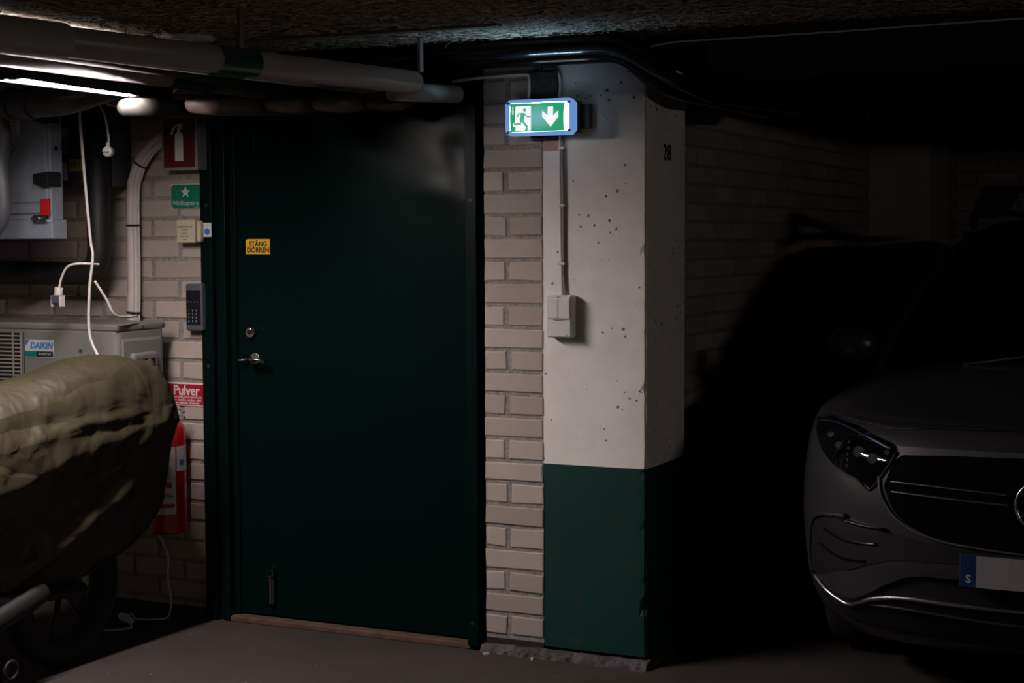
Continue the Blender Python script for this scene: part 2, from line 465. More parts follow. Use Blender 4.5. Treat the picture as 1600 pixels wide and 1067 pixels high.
# black wire ends poking down through the boards
for i, (x, y, dx, dz, lb) in enumerate([(-.93, -1.42, .01, .06, 'leftmost of them all'), (-.92, -1.36, .005, .055, 'second from the left'), (-.89, -1.27, .03, .06, 'slanting, third from the left'), (-.80, -1.04, .0, .04, 'straight, mid strip'), (-.74, -.86, .0, .05, 'left of the round cap'), (-.70, -.82, -.03, .045, 'slanting, beside the round cap')]):
    bm = bmesh.new(); tube(bm, [(x, y, 2.356), (x + dx / 2, y, 2.356 - dz / 2), (x + dx, y, 2.356 - dz)], .0022, 6)
    tag(obj('wire_end', bm, M['tie']), 'short black wire end sticking down from the ceiling, ' + lb, 'wire', 'black wire ends in the ceiling')

# ================================================================ PILLAR
pil = bmesh.new()
bx(pil, .326, .747, 0, .43, .045, 2.40)
bmesh.ops.bevel(pil, geom=[e for e in pil.edges if abs(e.verts[0].co.z - e.verts[1].co.z) > 1], offset=.006, segments=2, affect='EDGES')
for co, no in (((.722, 0, 0), (1, 0, 0)), ((0, .025, 0), (0, 1, 0))):
    bmesh.ops.bisect_plane(pil, geom=pil.verts[:] + pil.edges[:] + pil.faces[:], plane_co=co, plane_no=no)
bmesh.ops.subdivide_edges(pil, edges=[e for e in pil.edges if abs(e.verts[0].co.z - e.verts[1].co.z) > 1], cuts=90)
for v in pil.verts:
    if v.co.x > .74 and v.co.y < .01 and 0.05 < v.co.z < 2.39:
        q = max(0, math.sin(v.co.z * 61) + math.sin(v.co.z * 23.7 + 2) - 1.1 + (1.0 if v.co.z < .35 else 0)) * .005
        v.co.x -= q + random.uniform(0, .0015); v.co.y += q + random.uniform(0, .0015)
concrete_pillar = obj('concrete_pillar', pil, M['pillar'])
tag(concrete_pillar, 'square concrete pillar, white above and dark green below, beside the green door', 'pillar')
text('number', '28', .088, (.7485, .222, 1.937), M['ink'], concrete_pillar, rot=(PI / 2, 0, PI / 2), bold=.0008, sx=.98, ext=.0003)
col2 = box('concrete_column', .4265, .82, 4.82, 5.45, 0, 2.72, mat('far_column_paint', (.50, .47, .45), .7, bump=.2, bscale=20, var=.06), bev=.006)
tag(col2, 'pale concrete column far back in the dark bay behind the car', 'column')

# crumbled kerb along the foot of wall and pillar
def rubble(name, x0, x1, y0, y1, h, seed, n=44):
    rnd = random.Random(seed); bm = bmesh.new(); rows = []
    for i in range(n + 1):
        x = x0 + (x1 - x0) * i / n; r = []
        bul = rnd.uniform(-.008, .008)
        for t, zz in ((0, 0), (.12, .45), (.35, .85), (.65, 1), (1, 1)):
            y = y1 + (y0 - bul - y1) * (1 - t)
            r.append(bm.verts.new((x, y, max(0, h * zz + (rnd.uniform(-.005, .004) if zz else 0)))))
        r.append(bm.verts.new((x, y1, 0))); rows.append(r)
    for a, b in zip(rows, rows[1:]):
        for i in range(5): bm.faces.new((a[i], b[i], b[i + 1], a[i + 1]))
    bm.faces.new(rows[0]); bm.faces.new(rows[-1][::-1])
    return obj(name, bm, M['rough'])
struct(rubble('baseboard_back', .065, .76, -.034, .02, .032, 3, 30))
k2 = rubble('baseboard_right', .700, .765, -.040, .46, .040, 5, 3); struct(k2)
struct(box('baseboard_left', -3.4, -1.246, -.006, .0, 0, .045, mat('dark_base', (.05, .045, .042), .9, bump=.6), bev=.002)).name = 'baseboard_left'  # darker strip along the foot of the left brick wall
struct(box('trim_3', .078, .326, .004, .1, 0, .056, M['dark'], bev=0)).name = 'trim_3'
# loose grit on the kerb
for (x, y, z, a) in ((.105, -.055, .004, .7), (.30, -.052, .004, 2.0)):
    bm = bmesh.new(); bx(bm, -.012, .012, -.004, .004, 0, .007)
    bmesh.ops.rotate(bm, verts=bm.verts, cent=(0, 0, 0), matrix=Matrix.Rotation(a, 3, 'Z')); bmesh.ops.translate(bm, verts=bm.verts, vec=(x, y, 0))
    tag(obj('paint_chip', bm, M['signwhite']), 'small white chip lying on the floor at the foot of the ' + ('brick strip' if x < .2 else 'pillar'), 'chip')

# ================================================================ DOOR
door = bpy.data.objects.new('door_1', None); C.objects.link(door); struct(door)
fr = bmesh.new()
bx(fr, -1.244, -1.186, -.022, .12, 0, 2.175)      # outer left face
bx(fr, -1.186, -1.160, .004, .12, 0, 2.150)
bx(fr, -1.160, -1.128, -.010, .12, 0, 2.135)
bx(fr, -1.128, -1.100, .026, .12, 0, 2.120)
bx(fr, .008, .056, -.024, .12, 0.02, 2.175)
bx(fr, -1.244, .056, -.022, .12, 2.150, 2.178)
bx(fr, -1.186, .008, -.006, .12, 2.132, 2.150)
bx(fr, -1.128, .008, .020, .12, 2.110, 2.132)
dframe = obj('door_frame', fr, M['frame'], door, .002)
bm = bmesh.new()
N1, N2 = 44, 70
def dent(x, z):
    d = 0
    for cx, cz, rx, rz, a in ((-.05, 1.93, .05, .09, .006), (-.13, 1.80, .10, .05, -.003), (-.03, 1.82, .03, .03, .0035), (-.09, 1.98, .06, .03, .003)):
        d += a * math.exp(-((x - cx) / rx) ** 2 - ((z - cz) / rz) ** 2)
    return d
g = [[bm.verts.new((-1.100 + 1.106 * i / N1, .038 + dent(-1.1 + 1.106 * i / N1, .034 + 2.074 * j / N2), .034 + 2.074 * j / N2)) for j in range(N2 + 1)] for i in range(N1 + 1)]
for i in range(N1):
    for j in range(N2):
        f = bm.faces.new((g[i][j], g[i + 1][j], g[i + 1][j + 1], g[i][j + 1])); f.smooth = True
bx(bm, -1.100, .006, .046, .085, .034, 2.108)
leaf = obj('door_leaf', bm, M['door'], door, fix=False)
box('threshold', -1.128, .012, -.010, .10, 0, .024, M['wood'], door, .004)
# lever, lock, foot bolt
lk = obj('lock_cylinder', cyl(bmesh.new(), (-1.030, .034, 1.227), (-1.030, .018, 1.227), .021), M['dullmetal'], door, .002)
lk['label'] = 'round steel lock with turn knob'
obj('turn_knob', tube(bmesh.new(), [(-1.03, .018, 1.227), (-1.03, .006, 1.230), (-1.008, .002, 1.245)], .005, 8), M['chrome'], lk)
hd = obj('door_handle', cyl(bmesh.new(), (-1.012, .034, 1.118), (-1.012, .026, 1.118), .024), M['dullmetal'], door, .002); hd['label'] = 'chrome lever handle'
obj('lever', tube(bmesh.new(), round_corners([(-1.012, .03, 1.118), (-1.012, -.022, 1.120), (-.925, -.024, 1.112)], .018), .0095, 12), M['chrome'], hd)
obj('key', tube(bmesh.new(), [(-1.05, .03, 1.113), (-1.05, .0, 1.113), (-1.075, -.002, 1.111)], .005, 8), M['dullmetal'], hd)
fb = bmesh.new(); bx(fb, -.949, -.925, .016, .036, .085, .225)
fbo = obj('foot_bolt', fb, M['black'], door, .002); fbo['label'] = 'steel foot bolt'
box('bolt_knob', -.952, -.922, .004, .030, .205, .232, M['chrome'], fbo, .003)
box('bolt_rod', -.940, -.934, .006, .018, .09, .21, M['dullmetal'], fbo, .001)
for (x, z) in ((.032, 1.765), (.030, .11)):
    obj('screw_hole', cyl(bmesh.new(), (x, -.0245, z), (x, -.0232, z), .008, 12), M['ink'], door)
bm = bmesh.new(); bx(bm, -1.035, -1.000, .028, .040, 1.985, 2.055); obj('inspection_plate', bm, M['frame'], door, .003)
for z in (1.76, 1.085):
    obj('screw_hole', cyl(bmesh.new(), (-1.212, -.0232, z), (-1.212, -.0215, z), .008, 12), M['ink'], door)
struct(box('wall_backing', -1.26, .09, .12, .14, 0, 2.4, M['dark'], bev=0))
# yellow door sign
ys_ = poly_plate('door_notice', [(-1.054, 1.555), (-.934, 1.555), (-.934, 1.618), (-1.047, 1.618), (-1.054, 1.611)], .0345, .0365, M['yellow'])
tag(ys_, 'small yellow notice with black letters on the green steel door', 'sign')
text('lettering', 'STÄNG', .029, (-.992, .0342, 1.597), M['ink'], ys_, bold=.0009, sx=.95)
text('lettering', 'DÖRREN', .029, (-.992, .0342, 1.571), M['ink'], ys_, bold=.0009, sx=.95)
# blue sticker on frame
sk = box('frame_sticker', -1.226, -1.186, -.0236, -.0225, 1.628, 1.687, M['signwhite'], bev=0)
tag(sk, 'little white sticker with a blue disc on the left door frame', 'sticker')
obj('disc', cyl(bmesh.new(), (-1.207, -.0236, 1.650), (-1.207, -.0242, 1.650), .014, 20), M['blue'], sk)
text('lettering', 'Sö', .010, (-1.200, -.0240, 1.678), M['blue'], sk)

# ================================================================ SIGNS AND BOXES ON THE LEFT WALL
def panel(name, x0, x1, z0, z1, y, t, m, label, cat, bev=.002):
    o = box(name, x0, x1, y - t, y, z0, z1, m, bev=bev); return tag(o, label, cat)
bm = bmesh.new(); bx(bm, -1.388, -1.205, -.085, -.076, 1.905, 2.132); bx(bm, -1.209, -1.205, -.076, -.004, 1.905, 2.132)
bx(bm, -1.388, -1.209, -.076, -.070, 1.905, 1.909); bx(bm, -1.388, -1.209, -.076, -.070, 2.128, 2.132)
fs = obj('extinguisher_sign', bm, mat('sign_case', (.20, .195, .21), .5), bev=.001)
tag(fs, 'projecting red sign with a white fire extinguisher symbol on the brick wall', 'sign')
obj('face', bx(bmesh.new(), -1.376, -1.219, -.0865, -.085, 1.918, 2.120), mat('deep_red', (.09, .002, .004), .5), fs)
bm = bmesh.new()
prism(bm, [(-1.318, 1.944), (-1.276, 1.944), (-1.276, 2.045), (-1.280, 2.058), (-1.290, 2.066), (-1.290, 2.082), (-1.304, 2.082), (-1.304, 2.066), (-1.314, 2.058), (-1.318, 2.045)], 1, -.0876, -.0862)
tube(bm, smooth_path([(-1.285, -.0868, 2.083), (-1.30, -.0868, 2.092), (-1.318, -.0868, 2.086), (-1.330, -.0868, 2.070), (-1.334, -.0868, 2.055)]), .004, 6)
prism(bm, [(-1.300, 2.082), (-1.280, 2.078), (-1.276, 2.096), (-1.296, 2.100)], 1, -.0876, -.0862)
obj('symbol', bm, M['signwhite'], fs)
gs = panel('release_sign', -1.405, -1.246, 1.745, 1.851, -.002, .004, M['signwhite'], 'small green sign with a white star above white lettering on the bricks', 'sign')
cc = .008
gx0, gx1, gz0, gz1 = -1.402, -1.249, 1.748, 1.848
poly = []
for (cx, cz, a) in ((gx1, gz1, 180), (gx0, gz1, 270), (gx0, gz0, 0), (gx1, gz0, 90)):
    poly += [(cx + cc * math.cos(R(a + d)), cz + cc * math.sin(R(a + d))) for d in (90, 68, 45, 22, 0)]
poly_plate('face', poly, -.0075, -.006, M['green'], gs)
star = [(-1.327 + (.026 if i % 2 == 0 else .0105) * math.sin(PI * i / 5), 1.817 + (.026 if i % 2 == 0 else .0105) * math.cos(PI * i / 5)) for i in range(10)]
poly_plate('star', star, -.0083, -.0072, M['signwhite'], gs)
text('lettering', 'Nödöppnare', .0275, (-1.327, -.0077, 1.771), M['signwhite'], gs, bold=.0001, sx=.92)
text('lettering', 'BGD 07', .006, (-1.272, -.0077, 1.7525), M['signwhite'], gs)
op = thing('release_box', 'cream plastic emergency release box with green print beside the door frame', 'box', (-1.27, 0, 1.61))
obj('housing', bx(bmesh.new(), -1.335, -1.228, -.045, -.003, 1.605, 1.697), M['cream'], op, .010, 3)
obj('cover', bx(bmesh.new(), -1.337, -1.243, -.062, -.045, 1.603, 1.700), M['cream'], op, .005, 3)
for i, s in enumerate(('NÖDÖPPNARE', 'DÖRR', 'tryck in', 'glaset för att', 'öppna')):
    text('lettering', s, .0115 if i < 2 else .008, (-1.292, -.0628, 1.670 - .013 * i), M['greenink'], op)
kp = thing('door_keypad', 'dark grey code keypad mounted beside the door frame', 'keypad', (-1.26, 0, 1.235))
obj('housing', bx(bmesh.new(), -1.308, -1.222, -.048, -.003, 1.232, 1.432), M['keygrey'], kp, .009, 3)
obj('face', bx(bmesh.new(), -1.301, -1.229, -.051, -.047, 1.258, 1.405), M['keyblack'], kp, .003)
kd = mat('key_print', (.30, .31, .33), .5)
for i in range(4):
    for j in range(3):
        o = text('key', str((i * 3 + j + 1) if i < 3 else ('A', 0, 'B')[j]), .011, (-1.287 + .0185 * j, -.0517, 1.319 - .0150 * i), kd, kp, bold=.0002)
for dx in (-.024, -.011, .008, .020):
    obj('indicator', cyl(bmesh.new(), (-1.264 + dx, -.051, 1.355), (-1.264 + dx, -.052, 1.355), .0024, 8), kd, kp)
pv = panel('powder_sign', -1.445, -1.238, .908, 1.008, -.002, .004, M['signwhite'], 'red and white sign reading Pulver above the fire extinguisher', 'sign')
obj('face', bx(bmesh.new(), -1.439, -1.244, -.0072, -.006, .914, 1.002), M['red'], pv)
text('lettering', 'Pulver', .058, (-1.340, -.0076, .974), M['signwhite'], pv, bold=.0014, sx=.92)
for i, s in enumerate(('Pulver (ABC) mot brand i trä,', 'tyger, textilier, vätskor, oljor', 'samt elektrisk utrustning')):
    text('lettering', s, .0150, (-1.340, -.0076, .947 - .0125 * i), M['signwhite'], pv, sx=.88, bold=.0001)
obj('pictogram', cyl(bmesh.new(), (-1.432, -.0073, .940), (-1.432, -.0085, .940), .010, 16), M['blue'], pv)

# fire extinguisher
ex = thing('fire_extinguisher', 'red fire extinguisher hung low on the brick wall, partly behind the olive cover', 'fire extinguisher', (-1.372, -.10, .38))
X0, Y0, RR = -1.372, -.105, .080
prof = [(0, .385), (.055, .385), (.070, .380), (.078, .388), (RR, .41), (RR, .800), (.076, .825), (.062, .846), (.040, .858), (.022, .862), (.020, .885), (0, .885)]
obj('cylinder', lathe(bmesh.new(), prof, X0, Y0, 40), M['exred'], ex, smooth=True)
obj('label_panel', lathe(bmesh.new(), [(RR + .0008, .468), (RR + .0008, .750)], X0, Y0, 18, R(-165), R(-28)), M['signwhite'], ex, fix=False)
obj('service_label', lathe(bmesh.new(), [(RR + .0009, .648), (RR + .0009, .752)], X0, Y0, 12, R(-24), R(24)), M['enamel'], ex, fix=False)
def wrap(name, z0, z1, a0, a1, m, r=.0016):
    return obj(name, lathe(bmesh.new(), [(RR + r, z0), (RR + r, z1)], X0, Y0, 8, R(a0), R(a1)), m, ex, fix=False)
wrap('label_band', .690, .722, -110, -48, M['red']); wrap('label_band', .495, .512, -165, -32, M['red'])
for a in (-92, -66, -48):
    wrap('label_pictogram', .578, .604, a - 7, a + 7, M['red'])
wrap('service_disc', .672, .696, -14, 2, M['blue'], .0018)
def wraptext(s, z, a, size, m):
    # each line of print is bent round the cylinder
    c = bpy.data.curves.new('lettering', 'FONT'); c.body = s; c.size = size; c.align_x = 'CENTER'; c.align_y = 'CENTER'; c.extrude = 0
    t = bpy.data.objects.new('lettering', c); C.objects.link(t)
    me = bpy.data.meshes.new_from_object(t.evaluated_get(bpy.context.evaluated_depsgraph_get()))
    bpy.data.objects.remove(t); bpy.data.curves.remove(c)
    for v in me.vertices:
        th = R(a) + v.co.x / RR; v.co = (X0 + (RR + .0024) * math.cos(th), Y0 + (RR + .0024) * math.sin(th), z + v.co.y)
    me.materials.clear(); me.materials.append(m); o = bpy.data.objects.new('lettering', me); C.objects.link(o); put(o, ex)
wraptext('PG6', .545, -48, .018, M['ink']); wraptext('BRANDSLÄCKARE', .706, -72, .015, M['signwhite'])
for i in range(5): wraptext('6 kg pulver ABC', .668 - .013 * i, -66, .010, M['ink'])
for i in range(2): wraptext('använd vid brand', .562 - .04 * i, -86, .009, M['ink'])
wraptext('CONTROL', .738, -4, .010, M['blue'])
bm = bmesh.new(); bx(bm, X0 - .018, X0 + .018, Y0 - .018, Y0 + .018, .885, .915); obj('valve', bm, M['dullmetal'], ex, .004)
obj('carry_handle', tube(bmesh.new(), smooth_path([(X0 - .02, Y0, .91), (X0 + .03, Y0, .915), (X0 + .09, Y0 - .0, .893)]), .008, 8, flat=.5), M['dullmetal'], ex)
obj('squeeze_lever', tube(bmesh.new(), smooth_path([(X0 - .02, Y0, .895), (X0 + .03, Y0, .888), (X0 + .095, Y0 - .0, .872)]), .008, 8, flat=.5), M['chrome'], ex)
obj('hose', tube(bmesh.new(), smooth_path([(X0 - .01, Y0, .90), (X0 - .07, Y0 - .02, .89), (X0 - .10, Y0 - .02, .80), (X0 - .10, Y0 - .02, .50)]), .011, 10), M['black'], ex)
box('bracket', X0 - .03, X0 + .03, -.03, -.002, .60, .66, M['black'], ex)

# ================================================================ CABLES ON THE LEFT
ls = thing('refrigerant_line', 'thick pale insulated line set clipped up the brick wall and curving behind the red sign', 'pipe', (-1.6, -.03, 1.0))
base = [(-1.625, -.04, .93), (-1.618, -.04, 1.08), (-1.597, -.04, 1.20), (-1.585, -.04, 1.44), (-1.582, -.04, 1.80), (-1.560, -.04, 1.90), (-1.515, -.04, 1.975), (-1.44, -.04, 2.035), (-1.32, -.036, 2.075), (-1.235, -.036, 2.10)]
def offset_path(p, d):
    P = [Vector(q) for q in p]; o = []
    for i, q in enumerate(P):
        t = (P[min(i + 1, len(P) - 1)] - P[max(0, i - 1)]).normalized(); n = Vector((t.z, 0, -t.x)); o.append(q + n * d)
    return o
sp = smooth_path(base, 8)
obj('insulated_pipe', tube(bmesh.new(), offset_path(sp, -.007), .019, 14), M['linejk'], ls)
obj('insulated_pipe', tube(bmesh.new(), [q + Vector((0, -.004, 0)) for q in offset_path(sp, .018)], .011, 12), M['linejk'], ls)
obj('thin_cable', tube(bmesh.new(), [q + Vector((0, .0, 0)) for q in offset_path(sp, .033)], .005, 8), M['cord'], ls)
for t in (10, 20, 29, 44):
    q = sp[min(t, len(sp) - 2)]; d = (sp[min(t + 1, len(sp) - 1)] - sp[t - 1]).normalized()
    ring = []; n = Vector((d.z, 0, -d.x))
    for k in range(25):
        a = 2 * PI * k / 24; ring.append(q + n * (.006 + .033 * math.cos(a)) + Vector((0, 1, 0)) * (-.001 + .021 * math.sin(a)))
    obj('cable_tie', tube(bmesh.new(), ring, .0042, 6, cap=False), M['tie'], ls)

bp = obj('black_insulated_pipe', tube(bmesh.new(), round_corners([(-1.64, -.19, 2.385), (-1.64, -.19, 1.475), (-3.3, -.19, 1.475)], .11, 10), .050, 20), M['black'])
tag(bp, 'fat black insulated pipe dropping down the wall and elbowing to the left', 'pipe')

# dark control box high on the wall
cb = thing('control_box', 'dark grey box high on the brick wall behind the black pipe, with a yellow note', 'box', (-1.7, -.06, 1.84))
obj('housing', bx(bmesh.new(), -1.92, -1.612, -.13, -.004, 1.842, 2.24), M['cabdark'], cb, .004)
nt = obj('note', bx(bmesh.new(), -1.846, -1.768, -.1325, -.131, 1.911, 1.962), M['noteyellow'], cb); nt['label'] = 'yellow handwritten note'
text('lettering', 'ST 1', .032, (-1.807, -.1330, 1.937), M['ink'], nt, bold=.0004)
l2 = obj('label_panel', bx(bmesh.new(), -1.895, -1.848, -.1325, -.131, 1.985, 2.045), M['blue'], cb); l2['label'] = 'blue label'
l3 = obj('label_panel', bx(bmesh.new(), -1.895, -1.848, -.1325, -.131, 2.050, 2.10), M['metal'], cb)
l4 = obj('label_panel', bx(bmesh.new(), -1.888, -1.853, -.1325, -.131, 1.872, 1.948), M['signwhite'], cb); l4['label'] = 'white strip'
obj('knob', cyl(bmesh.new(), (-1.862, -.13, 2.115), (-1.862, -.16, 2.115), .022), M['black'], cb, .003)
# grey sheet metal air unit hanging above the condenser
au = thing('ventilation_unit', 'grey sheet metal ventilation unit hanging at the left edge, with black latches', 'ventilation unit', (-1.9, -.4, 1.62))
obj('housing', bx(bmesh.new(), -2.75, -1.622, -.50, -.430, 1.70, 2.27), M['metal'], au, .004)
obj('door_panel', bx(bmesh.new(), -2.70, -1.640, -.508, -.50, 1.770, 2.25), M['metal'], au, .003)
obj('lower_rail', bx(bmesh.new(), -2.75, -1.622, -.512, -.50, 1.726, 1.760), M['metal'], au, .003)
obj('drip_tray', bx(bmesh.new(), -2.75, -1.605, -.520, -.430, 1.622, 1.700), M['metal'], au, .004)
for z in (2.115, 1.862):
    bm = bmesh.new(); prism(bm, [(-1.690, z + .022), (-1.618, z + .030), (-1.618, z - .030), (-1.635, z - .034), (-1.690, z - .016)], 1, -.530, -.506); bx(bm, -1.622, -1.612, -.53, -.45, z - .03, z + .03)
    obj('latch', bm, M['black'], au, .003)
tg = obj('tag', bx(bmesh.new(), -1.662, -1.618, -.5225, -.5125, 1.718, 1.785), M['tag'], au, .001); tg['label'] = 'red tag'
bm = bmesh.new(); bx(bm, -1.690, -1.622, -.535, -.520, 1.688, 1.718); cyl(bm, (-1.66, -.53, 1.702), (-1.66, -.548, 1.702), .011)
cyl(bm, (-1.70, -.53, 1.705), (-1.635, -.53, 1.700), .007)
obj('clasp', bm, M['chrome'], au, .002)
lp = obj('label_panel', bx(bmesh.new(), -1.835, -1.770, -.5095, -.508, 2.045, 2.13), M['enamel'], au); lp['label'] = 'white paper label'
for i in range(6): text('lettering', '|||  ||', .010, (-1.80, -.5100, 2.120 - .013 * i), M['ink'], lp)
bm = bmesh.new(); zig = [(-1.856, 2.015), (-1.806, 2.005), (-1.850, 1.992), (-1.806, 1.980), (-1.852, 1.962)]
tube(bm, [(x, -.509, z) for x, z in zig], .0022, 5); obj('zigzag_mark', bm, M['ink'], au)
obj('keyhole', cyl(bmesh.new(), (-1.592, -.503, 1.985), (-1.592, -.498, 1.985), .009, 12), M['ink'], au)
for x in (-2.6, -1.68):
    obj('hanger_rod', cyl(bmesh.new(), (x, -.465, 2.26), (x, -.465, 2.354), .005, 8), M['dullmetal'], au)

# grey duct and hoses in front of it
du = thing('grey_duct', 'dark grey round duct with collars at the left edge just below the lit tube', 'duct', (-1.6, -.75, 2.1))
obj('duct_body', tube(bmesh.new(), round_corners([(-2.6, -.74, 2.145), (-1.34, -.74, 2.145), (-1.27, -.60, 2.20), (-1.25, -.35, 2.28)], .06), .056, 24), M['metal2'], du)
for x in (-1.62, -1.52):
    obj('collar', tube(bmesh.new(), [(x, -.74, 2.145), (x + .035, -.74, 2.145)], .064, 24), M['metal2'], du, .004)
obj('vertical_hose', tube(bmesh.new(), smooth_path([(-1.66, -.74, 2.12), (-1.645, -.74, 2.02), (-1.665, -.74, 1.92), (-1.655, -.74, 1.80), (-1.66, -.74, 1.72), (-1.70, -.74, 1.66), (-1.78, -.74, 1.60)], 6), .032, 16), M['metal2'], du)

# cords with plugs hanging from above
def cord(name, pts, r, label, m=None):
    o = thing(name, label, 'cable', pts[0]); obj('cord', tube(bmesh.new(), smooth_path(pts, 8), r, 8), m or M['cord'], o); return o
cord('hanging_cord', [(-1.40, -.55, 2.36), (-1.425, -.55, 2.14), (-1.418, -.55, 2.0), (-1.402, -.55, 1.80), (-1.385, -.55, 1.62), (-1.375, -.55, 1.55), (-1.395, -.55, 1.42), (-1.40, -.55, 1.25), (-1.36, -.55, 1.16)], .0058,
     'long white cord hanging down past the black pipe to the olive cover')
pg = cord('plug_cord', [(-1.30, -.55, 2.36), (-1.330, -.55, 2.18), (-1.300, -.55, 2.10), (-1.285, -.55, 2.02), (-1.287, -.55, 1.995)], .0045,
          'white cord with a round plug hanging just below the lit tube')
pb = obj('plug', cyl(bmesh.new(), (-1.287, -.55, 1.995), (-1.289, -.552, 1.975), .008, 12), M['whitepl'], pg)
obj('plug_head', cyl(bmesh.new(), (-1.292, -.535, 1.962), (-1.286, -.562, 1.962), .020, 20), M['whitepl'], pg, .003)
for dx in (-.008, .008):
    obj('pin', cyl(bmesh.new(), (-1.287 + dx, -.560, 1.960), (-1.283 + dx, -.578, 1.956), .0026, 8), M['dullmetal'], pg)
pg2 = cord('plug_cord', [(-1.385, -.50, 1.520), (-1.45, -.55, 1.523), (-1.495, -.56, 1.510), (-1.525, -.56, 1.470), (-1.540, -.56, 1.425)], .0050,
           'white cord with a plug dangling above the condenser fan unit')
obj('plug', cyl(bmesh.new(), (-1.540, -.56, 1.428), (-1.546, -.56, 1.395), .017, 14), M['whitepl'], pg2, .003)
obj('plug_head', bx(bmesh.new(), -1.568, -1.527, -.578, -.542, 1.365, 1.398), M['metal2'], pg2, .004)
for dx in (-.021, .021):
    obj('clip', bx(bmesh.new(), -1.5475 + dx - .003, -1.5475 + dx + .003, -.575, -.545, 1.352, 1.396), M['whitepl'], pg2, .001)
cord('short_cord', [(-1.376, -.54, 1.455), (-1.352, -.50, 1.38), (-1.338, -.46, 1.315), (-1.36, -.30, 1.305)], .005, 'short white cord end slanting down behind the long hanging cord')
cord('slack_cord', [(-1.52, -.45, 2.33), (-1.46, -.42, 2.20), (-1.38, -.40, 2.155), (-1.25, -.40, 2.16), (-1.08, -.40, 2.20), (-.98, -.38, 2.33)], .0055, 'slack pale cord sagging under the white pipes left of the door')

# ================================================================ OUTDOOR CONDENSER
ac = thing('condenser_unit', 'off-white condenser fan unit with a slatted grille behind the olive cover', 'air conditioner', (-1.8, -.26, .62))
obj('casing', bx(bmesh.new(), -2.20, -1.372, -.415, -.105, .66, 1.268), M['acwhite'], ac, .028, 4)
obj('top_cover', bx(bmesh.new(), -2.204, -1.368, -.419, -.101, 1.246, 1.276), M['acwhite'], ac, .010, 3)
bm = bmesh.new(); bx(bm, -2.195, -1.868, -.4175, -.4145, .70, 1.232); obj('fan_opening', bm, M['ink'], ac)
bm = bmesh.new()
z = .705
while z < 1.23:
    bx(bm, -2.195, -1.868, -.424, -.418, z, z + .0055); z += .0165
for x in (-1.872, -1.915, -2.02, -2.12): bx(bm, x - .003, x + .003, -.4225, -.4165, .70, 1.232)
obj('fan_grille', bm, M['grille'], ac)
obj('panel_seam', bx(bmesh.new(), -1.862, -1.858, -.4165, -.4145, .70, 1.238), M['ink'], ac)
bd = obj('badge', bx(bmesh.new(), -1.852, -1.700, -.4178, -.4155, 1.132, 1.205), M['enamel'], ac); bd['label'] = 'maker\'s badge in blue, teal and black'
obj('badge_band', bx(bmesh.new(), -1.852, -1.790, -.4186, -.4176, 1.135, 1.158), M['teal'], bd)
obj('badge_band', bx(bmesh.new(), -1.790, -1.702, -.4186, -.4176, 1.135, 1.158), M['ink'], bd)
poly_plate('badge_triangle', [(-1.850, 1.180), (-1.850, 1.203), (-1.825, 1.203)], -.4186, -.4176, M['blue'], bd)
text('lettering', 'DAIKIN', .036, (-1.765, -.4182, 1.180), mat('badge_blue', (.02, .20, .50), .4), bd, bold=.0013, shear=.25, sx=.98)
text('lettering', 'INVERTER', .015, (-1.748, -.4188, 1.146), M['signwhite'], bd, shear=.25)
obj('panel_line', bx(bmesh.new(), -1.852, -1.66, -.4165, -.4147, 1.068, 1.070), M['grille'], ac)
obj('screw', cyl(bmesh.new(), (-1.560, -.4150, 1.165), (-1.560, -.4185, 1.165), .008, 12), M['dullmetal'], ac)
obj('side_groove', bx(bmesh.new(), -1.3725, -1.3705, -.385, -.135, .70, 1.215), M['grille'], ac)
obj('side_panel', bx(bmesh.new(), -1.372, -1.3685, -.380, -.140, .70, 1.205), M['acwhite'], ac, .001)
bm = bmesh.new(); bx(bm, -1.372, -1.345, -.345, -.185, 1.03, 1.155); obj('grip_surround', bm, M['acwhite'], ac, .012, 3)
obj('grip_recess', bx(bmesh.new(), -1.346, -1.3440, -.325, -.205, 1.06, 1.13), M['ink'], ac, .006)
for y in (-.40, -.26, -.13):
    obj('screw', cyl(bmesh.new(), (-1.369, y, 1.260), (-1.3655, y, 1.260), .006, 10), M['dullmetal'], ac)
for x in (-2.1, -1.5):
    bm = bmesh.new(); bx(bm, x - .02, x + .02, -.41, -.004, .625, .66); bx(bm, x - .02, x + .02, -.03, -.004, .35, .66)
    obj('wall_bracket', bm, M['dullmetal'], ac, .002)

